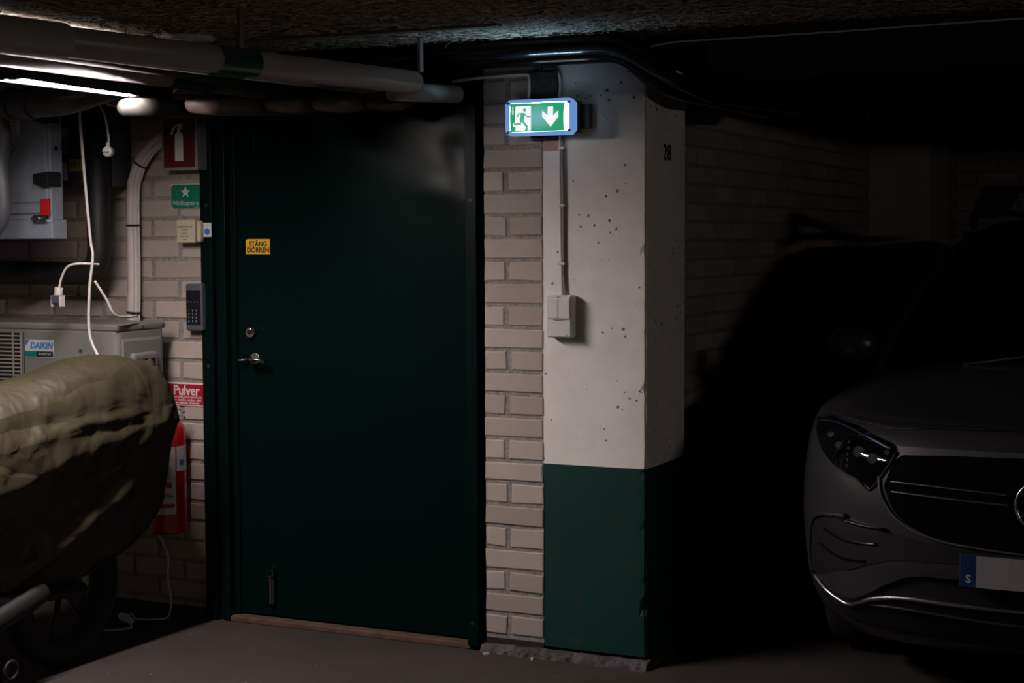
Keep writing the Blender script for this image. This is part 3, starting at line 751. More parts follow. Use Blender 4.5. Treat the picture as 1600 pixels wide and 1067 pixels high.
# ================================================================ OVERHEAD PIPES
def pipe(name, pts, r, m, label, bands=(), cat='pipe', group=None, rad=.08, couplers=()):
    o = thing(name, label, cat, pts[0], group)
    pth = round_corners(pts, rad, 9); rr_ = [r] * len(pth)
    if 'topmost' in label:
        for q_ in range(1, 6): pth.insert(0, pth[0] + Vector((0, 1, 0)) * r * (math.sin(q_ * PI / 10) - math.sin((q_ - 1) * PI / 10))); rr_.insert(0, max(.002, r * math.cos(q_ * PI / 10)))
    if len(pts) == 3:     # domed blind end
        d_ = (pth[-1] - pth[-2]).normalized()
        for q_ in range(1, 6): pth.append(pth[-1] + d_ * r * (math.sin(q_ * PI / 10) - math.sin((q_ - 1) * PI / 10))); rr_.append(max(.002, r * math.cos(q_ * PI / 10)))
    obj('jacket', tube(bmesh.new(), pth, rr_, 28), m, o)
    a, b = Vector(pts[0]), Vector(pts[-1] if len(pts) == 2 else pts[1])
    for (y0, y1) in bands:
        f = lambda y: a + (b - a) * ((y - a.y) / (b.y - a.y))
        q = obj('colour_band', tube(bmesh.new(), [f(y0), f(y1)], r + .0012, 28, cap=False), M['pvcgreen'], o)
    for (y0, y1, dr) in couplers:
        f = lambda y: a + (b - a) * ((y - a.y) / (b.y - a.y))
        obj('coupling', tube(bmesh.new(), [f(y0), f(y1)], r + dr, 28), m, o, .004)
    for (y0) in [y for y in (-.35, -1.3) if len(pts) == 2 and r > .042]:
        f = lambda y: a + (b - a) * ((y - a.y) / (b.y - a.y))
        p = f(y0); s = bmesh.new(); bx(s, p.x - .006, p.x + .006, p.y - .012, p.y + .012, p.z + r - .002, 2.354); obj('hanger_strap', s, M['dullmetal'], o)
    return o
pipe('white_pipe', [(-.775, -.03, 2.207), (-.804, -3.8, 2.201)], .040, M['pvc'], 'pale pipe with a green band running right above the lit tube', bands=((-.84, -.58),))
pipe('white_pipe', [(-.692, -.03, 2.228), (-.721, -3.8, 2.222)], .035, M['dulljacket'], 'dull dark pipe tucked against the pipe above the lit tube', bands=((-.80, -.66),))
pipe('white_pipe', [(-.400, -.03, 2.226), (-.610, -3.8, 2.198)], .040, M['pvc'], 'pale pipe in the middle of the upper row, ending left of the topmost pipe', bands=((-1.05, -.85),))
pipe('white_pipe', [(-.012, -.40, 2.186), (-.478, -3.8, 2.167), ], .043, M['pvc'], 'topmost pipe of the bank, its glossy rounded end lit by the exit sign', bands=((-1.42, -1.24),), couplers=((-2.02, -3.8, .008),))
low = [(-.800, 2.128, M['elbowjacket'], 'white elbow pipe glowing beside the end of the lit tube', -.90, 1),
       (-.630, 2.140, M['brownpipe'], 'second pipe of the lower row, brownish, next to the white elbow', -.74, 0),
       (-.478, 2.160, M['brownpipe'], 'third pipe of the lower row, ending over the left half of the door', -.46, 0),
       (-.316, 2.160, M['brownpipe'], 'brownish short pipe over the middle of the door, fourth of the lower row', -.38, 0),
       (-.184, 2.170, M['brownpipe'], 'shortest brownish pipe stub right under the fattest pipe', -.22, 0)]
for (x, z, m, lab, yb, up) in low:
    end = [(x - .10, yb - .02, z - .034)] if up else [(x - .09, yb - .02, z - .030)]
    pipe('elbow_pipe', [(x, -.03, z), (x - .02, yb, z - (.036 if up else .040))] + end, .033, m, lab, rad=.07)
pipe('stub_pipe', [(-.018, -.03, 2.172), (-.120, -.36, 2.160)], .034, M['pvc'], 'rightmost pipe of the bank, a bluish-lit stub ending above the door corner')
# wall flanges hide nothing: the pipes pass into the wall above the door
# grey disc and bracket on ceiling
dk = obj('ceiling_plate', lathe(bmesh.new(), [(0, 2.334), (.10, 2.334), (.106, 2.340), (.106, 2.356), (0, 2.356)], -.72, -.80, 32), M['enamel'])
tag(dk, 'round whitish cap on the ceiling at the end of the bright strip of boards', 'ceiling plate')
bt = bmesh.new(); bx(bt, -.62, .45, -.64, -.60, 2.336, 2.3455)
tag(obj('ceiling_batten', bt, mat('batten_wood', (.20, .15, .11), .8, var=.2), bev=.002), 'thin brown batten fixed across the ceiling boards', 'batten')

# black pipes under the ceiling and round the pillar
b1 = obj('black_pipe', tube(bmesh.new(), round_corners([(-1.25, -.075, 2.302), (.695, -.075, 2.302), (.80, -.03, 2.19), (.852, .14, 2.166), (.852, 1.25, 2.172), (.852, 1.25, 2.72)], .09, 8), .046, 22), M['blackgloss'])
tag(b1, 'black pipe bending round the pillar top into the bay, lower and nearer of the two', 'pipe')
b2 = obj('black_pipe', tube(bmesh.new(), round_corners([(-1.25, -.165, 2.325), (.70, -.165, 2.325), (.90, -.14, 2.20), (.97, .10, 2.150), (.965, 1.52, 2.196), (.965, 1.52, 2.72)], .10, 8), .044, 22), M['blackgloss'])
tag(b2, 'black pipe whose upturned end is furthest into the bay right of the pillar', 'pipe')
obj_ = obj('ceiling_cable', tube(bmesh.new(), smooth_path([(.76, -.160, 2.286), (.90, -.160, 2.305), (1.05, -.160, 2.308), (1.5, -.160, 2.310), (2.2, -.160, 2.318), (3.4, -.160, 2.325)]), .004, 6), M['cord'])
tag(obj_, 'thin pale cable clipped along the dark beam towards the right edge', 'cable')

# ================================================================ LAMP
tube_m = emit('lit_tube', (1.0, .89, .87), TUBE_STRENGTH)
lamp = thing('fluorescent_lamp', 'lit fluorescent tube shining at the upper left under the pipe bank', 'lamp', (-.87, -1.5, 2.14))
TX, TZ = -.868, 2.147
obj('lit_tube', cyl(bmesh.new(), (TX, -.93, TZ), (TX, -2.30, TZ), .013, 16), tube_m, lamp, smooth=False)
for y in (-.91, -2.32):
    obj('end_cap', cyl(bmesh.new(), (TX, y - .016, TZ), (TX, y + .016, TZ), .016, 16), M['whitepl'], lamp)
    obj('lamp_holder', bx(bmesh.new(), TX + .0, TX + .05, y - .012, y + .012, TZ + .004, TZ + .028), M['whitepl'], lamp, .002)
# added black plates shape the tube's light; a slit at left lights the ceiling
baffle_m = mat('baffle_black', (.006, .006, .006), .8, spec=.1)
def baffle(x, prof, top):
    bm = bmesh.new(); prism(bm, [(y, z) for y, z in prof] + [(prof[-1][0], TZ + top), (prof[0][0], TZ + top)], 0, x - .0012, x + .0012)
    obj('light_baffle', bm, baffle_m, lamp)
baffle(TX + .030, [(-.78, TZ - .018), (-1.0, TZ - .014), (-1.30, TZ - .010), (-1.56, TZ - .004), (-1.61, TZ - .018), (-2.34, TZ - .020)], .0185)

obj('top_baffle', bx(bmesh.new(), TX - .0095, TX + .0760, -2.33, -.79, TZ + .0165, TZ + .0190), baffle_m, lamp)  # added cover, keeps tube light off the pipe above
baffle(TX + .076, [(-.79, TZ - .022), (-1.0, TZ - .019), (-1.30, TZ - .015), (-1.56, TZ - .0095), (-1.61, TZ - .020), (-2.33, TZ - .023)], .0185)  # second added plate, shields the pipe undersides
baffle(TX - .019, [(-.78, TZ - .018), (-1.5, TZ - .016), (-2.34, TZ - .0125)], .026)
for y in (-1.15, -1.75, -2.25):
    obj('cross_bar', bx(bmesh.new(), TX - .020, TX + .031, y - .006, y + .006, TZ + .016, TZ + .022), baffle_m, lamp)
# far lamp that lights the dark side, and an added fill lamp behind the viewer
def far_lamp(x, y, z, label, L=1.2, k=1.0):
    o = thing('fluorescent_lamp', label, 'lamp', (x, y, z))
    obj('lit_tube', cyl(bmesh.new(), (x, y - L / 2, z), (x, y + L / 2, z), .016, 12), emit('far_tube', (1.0, .88, .80), FAR_TUBE_STRENGTH * k), o)
    obj('batten_case', bx(bmesh.new(), x - .03, x + .03, y - L / 2 - .03, y + L / 2 + .03, z + .03, z + .08), M['whitepl'], o, .003)
far_lamp(6.6, -1.9, 2.22, 'distant lit fluorescent lamp in the right part of the garage')
far_lamp(1.4, -6.6, 2.28, 'added fluorescent fill lamp behind the viewer', k=.06)

# ================================================================ EXIT SIGN
es = thing('exit_sign', 'glowing green emergency exit sign with a running figure and down arrow', 'exit sign', (.37, -.1, 1.99))
hx0, hx1, hz0, hz1, yf = .234, .508, 1.998, 2.131, -.130
def chamfer(x0, x1, z0, z1, c):
    return [(x0 + c, z0), (x1 - c, z0), (x1, z0 + c), (x1, z1 - c), (x1 - c, z1), (x0 + c, z1), (x0, z1 - c), (x0, z0 + c)]
rim = emit('lit_rim', (.17, .36, .80), SIGN_STRENGTH * .75)
bm = bmesh.new()
A = chamfer(hx0, hx1, hz0, hz1, .017); B = chamfer(hx0 + .016, hx1 - .014, hz0 + .013, hz1 - .013, .010)
va = [bm.verts.new((x, yf, z)) for x, z in A]; vb = [bm.verts.new((x, yf, z)) for x, z in B]; vc = [bm.verts.new((x, -.085, z)) for x, z in A]; vd = [bm.verts.new((x, -.110, z)) for x, z in B]
for i in range(8):
    j = (i + 1) % 8
    bm.faces.new((va[i], va[j], vb[j], vb[i]))
    if i == 4: continue          # top edge left open for the hidden strip to light the ceiling
    bm.faces.new((va[i], va[j], vc[j], vc[i])); bm.faces.new((vb[i], vb[j], vd[j], vd[i]))
obj('lens_rim', bm, rim, es, .002)
obj('light_box', prism(bmesh.new(), [(x, z) for x, z in chamfer(hx0 + .012, hx1 - .012, hz0 + .010, hz1 - .0175, .012)], 1, -.124, -.085), emit('lit_white', (.80, .93, 1.0), SIGN_STRENGTH * 4), es)
bm = bmesh.new(); bm.faces.new([bm.verts.new(p) for p in ((hx0 + .02, -.112, hz1 - .0125), (hx1 - .02, -.112, hz1 - .0125), (hx1 - .02, -.112, hz1 - .006), (hx0 + .02, -.112, hz1 - .006))])
obj('hidden_light_strip', bm, emit('hidden_emitter', (.42, .75, 1.0), SIGN_STRENGTH * 480), es)  # added emitter hidden behind the rim, makes the blue band on the ceiling
obj('strip_baffle', bx(bmesh.new(), hx0 + .017, hx1 - .017, -.1112, -.100, hz1 - .0165, hz1 + .002), M['cabdark'], es)  # added plate, keeps the strip's light off the wall
px0, px1, pz0, pz1 = .254, .472, 2.0125, 2.1175
def gm():
    m = emit('lit_green', (0, .5, .2), SIGN_STRENGTH); N, L = nodes(m); b = N['Principled BSDF']
    tc = N.new('ShaderNodeTexCoord').outputs['Object']; sx = N.new('ShaderNodeSeparateXYZ'); L.new(tc, sx.inputs[0])
    dx = math_n(N, L, 'MULTIPLY', math_n(N, L, 'ABSOLUTE', math_n(N, L, 'SUBTRACT', sx.outputs['X'], .366)), 11)
    dz = math_n(N, L, 'MULTIPLY', math_n(N, L, 'ABSOLUTE', math_n(N, L, 'SUBTRACT', sx.outputs['Z'], 2.065)), 20)
    d = math_n(N, L, 'ADD', math_n(N, L, 'MULTIPLY', dx, dx), math_n(N, L, 'MULTIPLY', dz, dz))
    c = ramp_n(N, L, d, .0, 1.1, (.15, .42, .44), (.015, .33, .15)); L.new(c, b.inputs['Emission Color'])
    return m
bm = bmesh.new(); prism(bm, [(px0, pz0), (px1, pz0), (px1 - .002, (pz0 + pz1) / 2), (px1 + .002, pz1), (px0, pz1), (px0 - .002, (pz0 + pz1) / 2)], 1, -.126, -.1242)
gp = obj('sign_panel', bm, gm(), es)
U = lambda x: px0 + (x - 205) / 948 * (px1 - px0)
V = lambda x, y: pz1 - (y - (262 - (x - 205) * .045)) / 518 * (pz1 - pz0)
wm = emit('lit_symbol', (.86, .90, .90), SIGN_STRENGTH * 1.05); gmn = emit('lit_figure', (.06, .40, .26), SIGN_STRENGTH)
pp = lambda pts: [(U(x), V(x, y)) for x, y in pts]
poly_plate('symbol_doorway', pp([(300, 310), (572, 298), (572, 742), (505, 745), (520, 715), (505, 700), (460, 750), (292, 755), (300, 700), (245, 660), (260, 615), (285, 605), (290, 500)]), -.1266, -.1258, wm, es)
poly_plate('symbol_arrow', pp([(775, 385), (865, 470), (872, 310), (966, 306), (962, 470), (1055, 375), (1055, 490), (920, 675), (770, 490)]), -.1266, -.1258, wm, es)
fig = bmesh.new(); yy = -.1272
def stroke(pts, wpx):
    tube(fig, [(U(x), yy, V(x, y)) for x, y in pts], wpx / 948 * (px1 - px0) / 2, 8, flat=1)
hx, hz = U(463), V(463, 372)
prism(fig, [(hx + .0062 * math.cos(t * PI / 8), hz + .0062 * math.sin(t * PI / 8)) for t in range(16)], 1, -.1276, -.1266)
prism(fig, pp([(390, 430), (470, 425), (455, 520), (440, 585), (375, 580), (385, 510)]), 1, -.1276, -.1266)
stroke([(425, 437), (360, 440), (328, 498)], 22); stroke([(455, 437), (505, 492), (568, 493)], 20)
stroke([(415, 560), (450, 610), (512, 690)], 34); stroke([(512, 690), (478, 745)], 26); stroke([(400, 560), (388, 628), (275, 636)], 28)
obj('symbol_figure', fig, gmn, es)
text('lettering', 'zebro', .0125, (U(247), -.1268, V(247, 390)), wm, es, rot=(PI / 2, PI / 2, 0))
for (x, z) in ((hx0 + .012, hz0 + .013), (hx0 + .012, hz1 - .013), (hx1 - .012, hz0 + .014), (hx1 - .012, hz1 - .014)):
    obj('screw', cyl(bmesh.new(), (x, yf - .001, z), (x, yf + .004, z), .0045, 10), M['cabdark'], es)
obj('back_box', bx(bmesh.new(), hx0 + .006, hx1 - .002, -.085, -.035, hz0 + .006, hz1 - .006), M['cabdark'], es, .006)
obj('mounting_bracket', bx(bmesh.new(), .36, .535, -.035, -.001, 2.025, 2.115), M['cabdark'], es, .003)
# dark sealing foam in the joint above the sign
sf = box('joint_sealant', .285, .400, -.022, .03, 1.985, 2.25, mat('seal_foam', (.030, .028, .030), .95, bump=1, bscale=60, dist=.01), bev=.010)
tag(sf, 'dark lumpy sealant filling the joint behind the exit sign', 'sealant')

# conduits and switch on the pillar
cd1 = obj('surface_cable', tube(bmesh.new(), smooth_path([(.335, -.010, 2.252), (.375, -.010, 2.250), (.400, -.010, 2.235), (.408, -.012, 2.19), (.410, -.030, 2.14)]), .006, 8), M['cord'])
tag(cd1, 'white cable curving down from the black pipe to the back of the exit sign', 'cable')
cd3 = obj('surface_cable', tube(bmesh.new(), smooth_path([(-.05, -.010, 2.224), (.12, -.010, 2.235), (.255, -.010, 2.238), (.278, -.012, 2.222), (.284, -.024, 2.17), (.284, -.030, 2.13)]), .006, 8), M['cord'])
tag(cd3, 'white cable running along the top of the brick strip to the exit sign', 'cable')
cd2 = thing('cable_pair', 'pair of thin cables clipped down the pillar from the exit sign to the switch', 'cable', (.415, -.01, 1.41))
for dx, m in ((-.005, M['cord']), (.007, mat('grey_cord', (.16, .135, .125), .5))):
    obj('cord', tube(bmesh.new(), smooth_path([(.409 + dx, -.009, 2.03), (.409 + dx, -.009, 1.90), (.411 + dx, -.009, 1.70), (.413 + dx * .8, -.009, 1.50), (.417 + dx * 1.4, -.009, 1.395)]), .0046, 8), m, cd2)
for z in (1.955, 1.74, 1.52):
    obj('clip', bx(bmesh.new(), .398, .424, -.016, -.001, z - .005, z + .005), M['cord'], cd2, .002)
sw = thing('light_switch', 'white double surface switch box on the pillar below the exit sign', 'switch', (.41, -.03, 1.24))
obj('housing', bx(bmesh.new(), .364, .468, -.050, -.001, 1.243, 1.402), M['whitepl'], sw, .006, 3)
obj('cover', bx(bmesh.new(), .368, .466, -.0555, -.049, 1.246, 1.400), M['whitepl'], sw, .003)
obj('rocker', bx(bmesh.new(), .370, .4165, -.0595, -.054, 1.315, 1.390), M['whitepl'], sw, .003)
obj('rocker', bx(bmesh.new(), .4175, .464, -.0595, -.054, 1.315, 1.390), M['whitepl'], sw, .003)
bm = bmesh.new(); tube(bm, smooth_path([(.369, -.0560, 1.3185), (.395, -.0605, 1.3125), (.417, -.0610, 1.311), (.440, -.0605, 1.3125), (.465, -.0560, 1.317)]), .0012, 6)
obj('rocker_edge', bm, M['dullmetal'], sw)
text('lettering', 'ELKO', .007, (.418, -.0558, 1.395), M['ink'], sw); text('lettering', 'IP44', .006, (.452, -.0558, 1.252), M['ink'], sw)

# ================================================================ CAR
CX = 2.19
def lerp(t, tab):
    if t <= tab[0][0]: return tab[0][1]
    for (a, b), (c, d) in zip(tab, tab[1:]):
        if t <= c: return b + (d - b) * (t - a) / (c - a)
    return tab[-1][1]
WZ = [(.18, .84), (.30, .885), (.45, .91), (.60, .922), (.75, .922), (.88, .912), (.97, .895), (1.05, .87)]
YF = [(.18, .03), (.26, -.10), (.36, -.165), (.50, -.185), (.62, -.19), (.75, -.18), (.86, -.155), (.93, -.12), (.975, -.07), (1.0, -.02)]
NA, NN = .62, 2.7
def F(x, z):
    w_ = lerp(z, WZ); d = min(.99999, abs(x - CX) / w_)
    return lerp(z, YF) + NA * (1 - (1 - d ** NN) ** (1 / NN))
paint = mat('dark_car_paint', (.056, .054, .059), .36, metal=.35, coat=.6)
glassy = mat('car_glass', (.003, .003, .004), .06, spec=.5)
cgloss = mat('gloss_black', (.004, .004, .0045), .10)
cplas = mat('car_plastic', (.012, .012, .013), .55)
cchrome = mat('car_chrome', (.75, .72, .72), .25, metal=1)
csatin = mat('satin_trim', (.26, .25, .26), .30, metal=.7)
tyre = mat('tyre', (.012, .011, .010), .85, bump=.5, bscale=60)
car = thing('car', 'dark grey electric crossover parked nose-out in the dark bay at the right', 'car', (CX, .7, 0))

def outline(w_, yf, na, yr, nn=NN, K=22, rr=.35):
    """closed plan outline, front centre -> left side -> rear -> right side"""
    L_ = []
    for i in range(K + 1):
        t = (i / K) * PI / 2; d = math.sin(t) ** (2 / nn); e = math.cos(t) ** (2 / nn) if i < K else 0
        L_.append((CX - w_ * d, yf + na * (1 - e)))
    n0 = 10
    for i in range(1, n0): L_.append((CX - w_, yf + na + (yr - .45 - yf - na) * i / n0))
    for i in range(8 + 1):
        t = (i / 8) * PI / 2
        L_.append((CX - w_ * math.cos(t) ** (2 / 3.2) if i < 8 else CX, yr - .45 + .45 * math.sin(t) ** (2 / 3.2)))
    R_ = [(2 * CX - x, y) for x, y in L_[1:-1]][::-1]
    return L_ + R_
def loft(bm, rings, close_top=True, close_bot=True):
    V_ = [[bm.verts.new(p) for p in r] for r in rings]
    n = len(V_[0])
    for a, b in zip(V_, V_[1:]):
        for k in range(n):
            f = bm.faces.new((a[k], a[(k + 1) % n], b[(k + 1) % n], b[k])); f.smooth = True
    if close_bot: bm.faces.new(V_[0][::-1])
    if close_top: bm.faces.new(V_[-1])
    return V_
zs = [.18, .22, .26, .30, .36, .43, .50, .56, .62, .68, .75, .80, .86, .90, .93, .955, .975]
rings = []
for z in zs: rings.append([(x, y, z) for x, y in outline(lerp(z, WZ), lerp(z, YF), NA, 4.42)])
# bonnet and deck: the top outline closes inwards, rising
top = rings[-1]
def rise(y): return lerp(y, [(-.1, .0), (.1, .035), (.5, .085), (1.0, .135), (4.4, .10)])
def shoulder(y): return lerp(y, [(-.1, .975), (.3, .985), (1.0, 1.03), (4.4, 1.06)])
for s in (.985, .95, .88, .75, .55, .30, .08):
    r = []
    for (x, y, z) in top:
        yy_ = y + (1 - s) * (1.0 - y) * .55 if y < 1.0 else y - (1 - s) * (y - 1.0) * .5
        r.append((CX + (x - CX) * s, yy_, shoulder(yy_) + rise(yy_) * (1 - s ** 3.5) ** .8 * .85 - (.010 if s > .96 else 0)))
    rings.append(r)
# lift the side shoulders to meet the deck
rings[16] = [(x, y, .972 + max(0, shoulder(y) - .985) * .9) for (x, y, z) in rings[16]]
bm = bmesh.new(); loft(bm, rings)
body = obj('body', bm, paint, car)
cut = bmesh.new()
for sx in (-1, 1):
    for wy in (.74, 3.57): cyl(cut, (CX + sx * .60, wy, .35), (CX + sx * 1.2, wy, .35), .385, 40)
fixn(cut); cme = bpy.data.meshes.new('wheel_arch'); cut.to_mesh(cme); cut.free()
# the arches are cut straight into the body mesh
cob = bpy.data.objects.new('wheel_arch', cme); C.objects.link(cob)
md = body.modifiers.new('arches', 'BOOLEAN'); md.object = cob; md.operation = 'DIFFERENCE'; md.solver = 'EXACT'
dg = bpy.context.evaluated_depsgraph_get(); dg.update()
nme = bpy.data.meshes.new_from_object(body.evaluated_get(dg))
body.modifiers.clear(); body.data = nme; bpy.data.objects.remove(cob)
nme.materials.clear(); nme.materials.append(paint)

gz = [(1.02, .865, .72, .35), (1.10, .86, .86, .38), (1.20, .845, 1.02, .40), (1.30, .82, 1.18, .40), (1.40, .785, 1.34, .38), (1.50, .735, 1.52, .36), (1.58, .68, 1.68, .34), (1.635, .625, 1.82, .32), (1.675, .55, 2.0, .32), (1.700, .44, 2.2, .3), (1.712, .28, 2.5, .2)]
bm = bmesh.new(); loft(bm, [[(x, y, z) for x, y in outline(w_, yf, na, 4.30 - (z - 1.02) * .75, 2.9)] for z, w_, yf, na in gz])
gh = obj('cabin_glass', bm, glassy, car); gh['label'] = 'black glazed cabin'
# roof panel and pillars
def gh_pt(side, z, yy_):
    w_ = lerp(z, [(a, b) for a, b, c, d in gz]); yf = lerp(z, [(a, c) for a, b, c, d in gz]); na = lerp(z, [(a, d) for a, b, c, d in gz])
    return (CX + side * w_, yf, na)
for sd in (-1, 1):
    pts = []
    for k in range(13):
        z = 1.05 + (1.60 - 1.05) * k / 12
        w_, yf, na = gh_pt(1, z, 0)[0] - CX, gh_pt(1, z, 0)[1], gh_pt(1, z, 0)[2]
        d = .93; pts.append((CX + sd * w_ * d, yf + na * (1 - (1 - d ** 2.9) ** (1 / 2.9)), z))
    for k in range(1, 10):
        y_ = pts[12][1] + (3.7 - pts[12][1]) * k / 9; pts.append((CX + sd * (.655 - .02 * (k == 9)), y_, 1.625 - .0 * k))
    obj('roof_pillar', tube(bmesh.new(), smooth_path(pts, 3), .022, 10, flat=.7), paint, car)
    obj('roof_rail', tube(bmesh.new(), smooth_path([(CX + sd * .60, 1.95, 1.655), (CX + sd * .60, 2.05, 1.715), (CX + sd * .60, 2.6, 1.735), (CX + sd * .58, 3.6, 1.715), (CX + sd * .58, 3.75, 1.66)], 5), .016, 10), cplas, car)
cb_ = obj('roof_crossbar', bx(bmesh.new(), CX - .60, CX + .60, 2.10, 2.17, 1.815, 1.845), cplas, car, .010)
for sd in (-1, 1):
    bm = bmesh.new(); prism(bm, [(CX + sd * .55, 1.70), (CX + sd * .64, 1.70), (CX + sd * .59, 1.82), (CX + sd * .43, 1.82), (CX + sd * .47, 1.75)], 1, 2.08, 2.19); obj('bar_foot', bm, cplas, cb_, .008)
# wheels
for sx in (-1, 1):
    for wy in (.74, 3.57):
        xo = CX + sx * .90; xi = CX + sx * .66
        prof = [(.19, 0), (.24, .0), (.33, .02), (.35, .05), (.352, .12), (.35, .19), (.33, .22), (.24, .235)]
        bm = bmesh.new(); n = 40; cols = []
        for k in range(n):
            a = 2 * PI * k / n
            cols.append([bm.verts.new((xo - sx * t * 1.0, wy + r * math.cos(a), .352 + r * math.sin(a))) for r, t in prof])
        for k in range(n):
            A, B = cols[k], cols[(k + 1) % n]
            for i in range(len(prof) - 1):
                f = bm.faces.new((A[i], A[i + 1], B[i + 1], B[i])); f.smooth = True
        wh = obj('wheel', bm, tyre, car)
        bm = bmesh.new(); cyl(bm, (xo - sx * .03, wy, .352), (xo - sx * .07, wy, .352), .05, 20)
        for k in range(5):
            a = 2 * PI * k / 5 + .3
            for da in (-.12, .12):
                tube(bm, [(xo - sx * .03, wy + .04 * math.cos(a), .352 + .04 * math.sin(a)), (xo - sx * .02, wy + .23 * math.cos(a + da), .352 + .23 * math.sin(a + da))], .016, 8)
        tube(bm, [(xo - sx * .02, wy + .235 * math.cos(2 * PI * k / 36), .352 + .235 * math.sin(2 * PI * k / 36)) for k in range(37)], .012, 8, cap=False)
        cyl(bm, (xo - sx * .12, wy, .352), (xo - sx * .14, wy, .352), .22, 30)
        obj('rim', bm, csatin, wh)

def both(fn):
    fn(lambda x: x); fn(lambda x: 2 * CX - x)
def span(poly, x):
    zz = []
    n = len(poly)
    for i in range(n):
        (x0, z0), (x1, z1) = poly[i], poly[(i + 1) % n]
        if (x0 - x) * (x1 - x) <= 0 and abs(x1 - x0) > 1e-9: zz.append(z0 + (z1 - z0) * (x - x0) / (x1 - x0))
    return (min(zz), max(zz)) if zz else None
def patch(name, poly, m, parent, off=.004, depth=.0, mir=lambda x: x, nc=30, nr=8, th=.012):
    """panel that follows the nose of the car; poly in (x, z)"""
    x0 = min(p[0] for p in poly); x1 = max(p[0] for p in poly); bm = bmesh.new(); G = []
    for i in range(nc + 1):
        x = x0 + (x1 - x0) * (.002 + .996 * i / nc); s = span(poly, x)
        if not s: continue
        G.append([(mir(x), F(x, s[0] + (s[1] - s[0]) * j / nr) - off, s[0] + (s[1] - s[0]) * j / nr) for j in range(nr + 1)])
    A = [[bm.verts.new(p) for p in c] for c in G]; B = [[bm.verts.new((p[0], p[1] + th, p[2])) for p in c] for c in G]
    n = len(A)
    for i in range(n - 1):
        for j in range(nr):
            f = bm.faces.new((A[i][j], A[i + 1][j], A[i + 1][j + 1], A[i][j + 1])); f.smooth = True
            bm.faces.new((B[i][j], B[i][j + 1], B[i + 1][j + 1], B[i + 1][j]))
        bm.faces.new((A[i][0], B[i][0], B[i + 1][0], A[i + 1][0])); bm.faces.new((A[i][nr], A[i + 1][nr], B[i + 1][nr], B[i][nr]))
    for i in (0, n - 1):
        for j in range(nr): bm.faces.new((A[i][j], A[i][j + 1], B[i][j + 1], B[i][j]))
    o = obj(name, bm, m, parent); md = o.modifiers.new('edge', 'EDGE_SPLIT'); md.split_angle = R(50); return o
def ribbon(name, pts, r, m, parent, off=.006, mir=lambda x: x, flat=1.0, sub=6):
    P_ = smooth_path([(x, 0, z) for x, z in pts], sub)
    return obj(name, tube(bmesh.new(), [(mir(p.x), F(p.x, p.z) - off, p.z) for p in P_], r, 10, flat=flat), m, parent)

head_p = [(1.330, .955), (1.416, .973), (1.542, .954), (1.689, .907), (1.697, .887), (1.664, .832), (1.61, .755), (1.562, .781), (1.513, .797), (1.455, .821), (1.40, .862), (1.350, .926)]
grille_p = [(1.706, .872), (1.675, .815), (1.663, .77), (1.69, .701), (1.739, .653), (1.813, .621), (1.902, .607), (2.135, .587), (CX, .586), (CX, .886), (2.124, .884), (1.934, .879)]
grille_full = grille_p[:8] + [(2 * CX - x, z) for x, z in grille_p[:8][::-1]] + [(2 * CX - x, z) for x, z in (grille_p[11], grille_p[10])] + [grille_p[10], grille_p[11]]
gr = patch('grille_panel', grille_full, cgloss, car, off=.010, nc=60); gr['label'] = 'gloss black closed grille panel'
surround = patch('grille_surround', [(1.700, .905), (1.888, .906), (2.10, .906), (CX, .906), (CX, .890), (2.1, .890), (1.89, .886), (1.712, .876)], csatin, car, off=.014)
surround2 = patch('grille_surround', [(2 * CX - x, z) for x, z in [(1.700, .905), (1.888, .906), (2.10, .906), (CX, .906), (CX, .890), (2.1, .890), (1.89, .886), (1.712, .876)]], csatin, car, off=.014)
low_edge = [(1.640, .800), (1.655, .735), (1.70, .672), (1.765, .632), (1.85, .605), (1.95, .592), (2.08, .582), (CX, .580)]
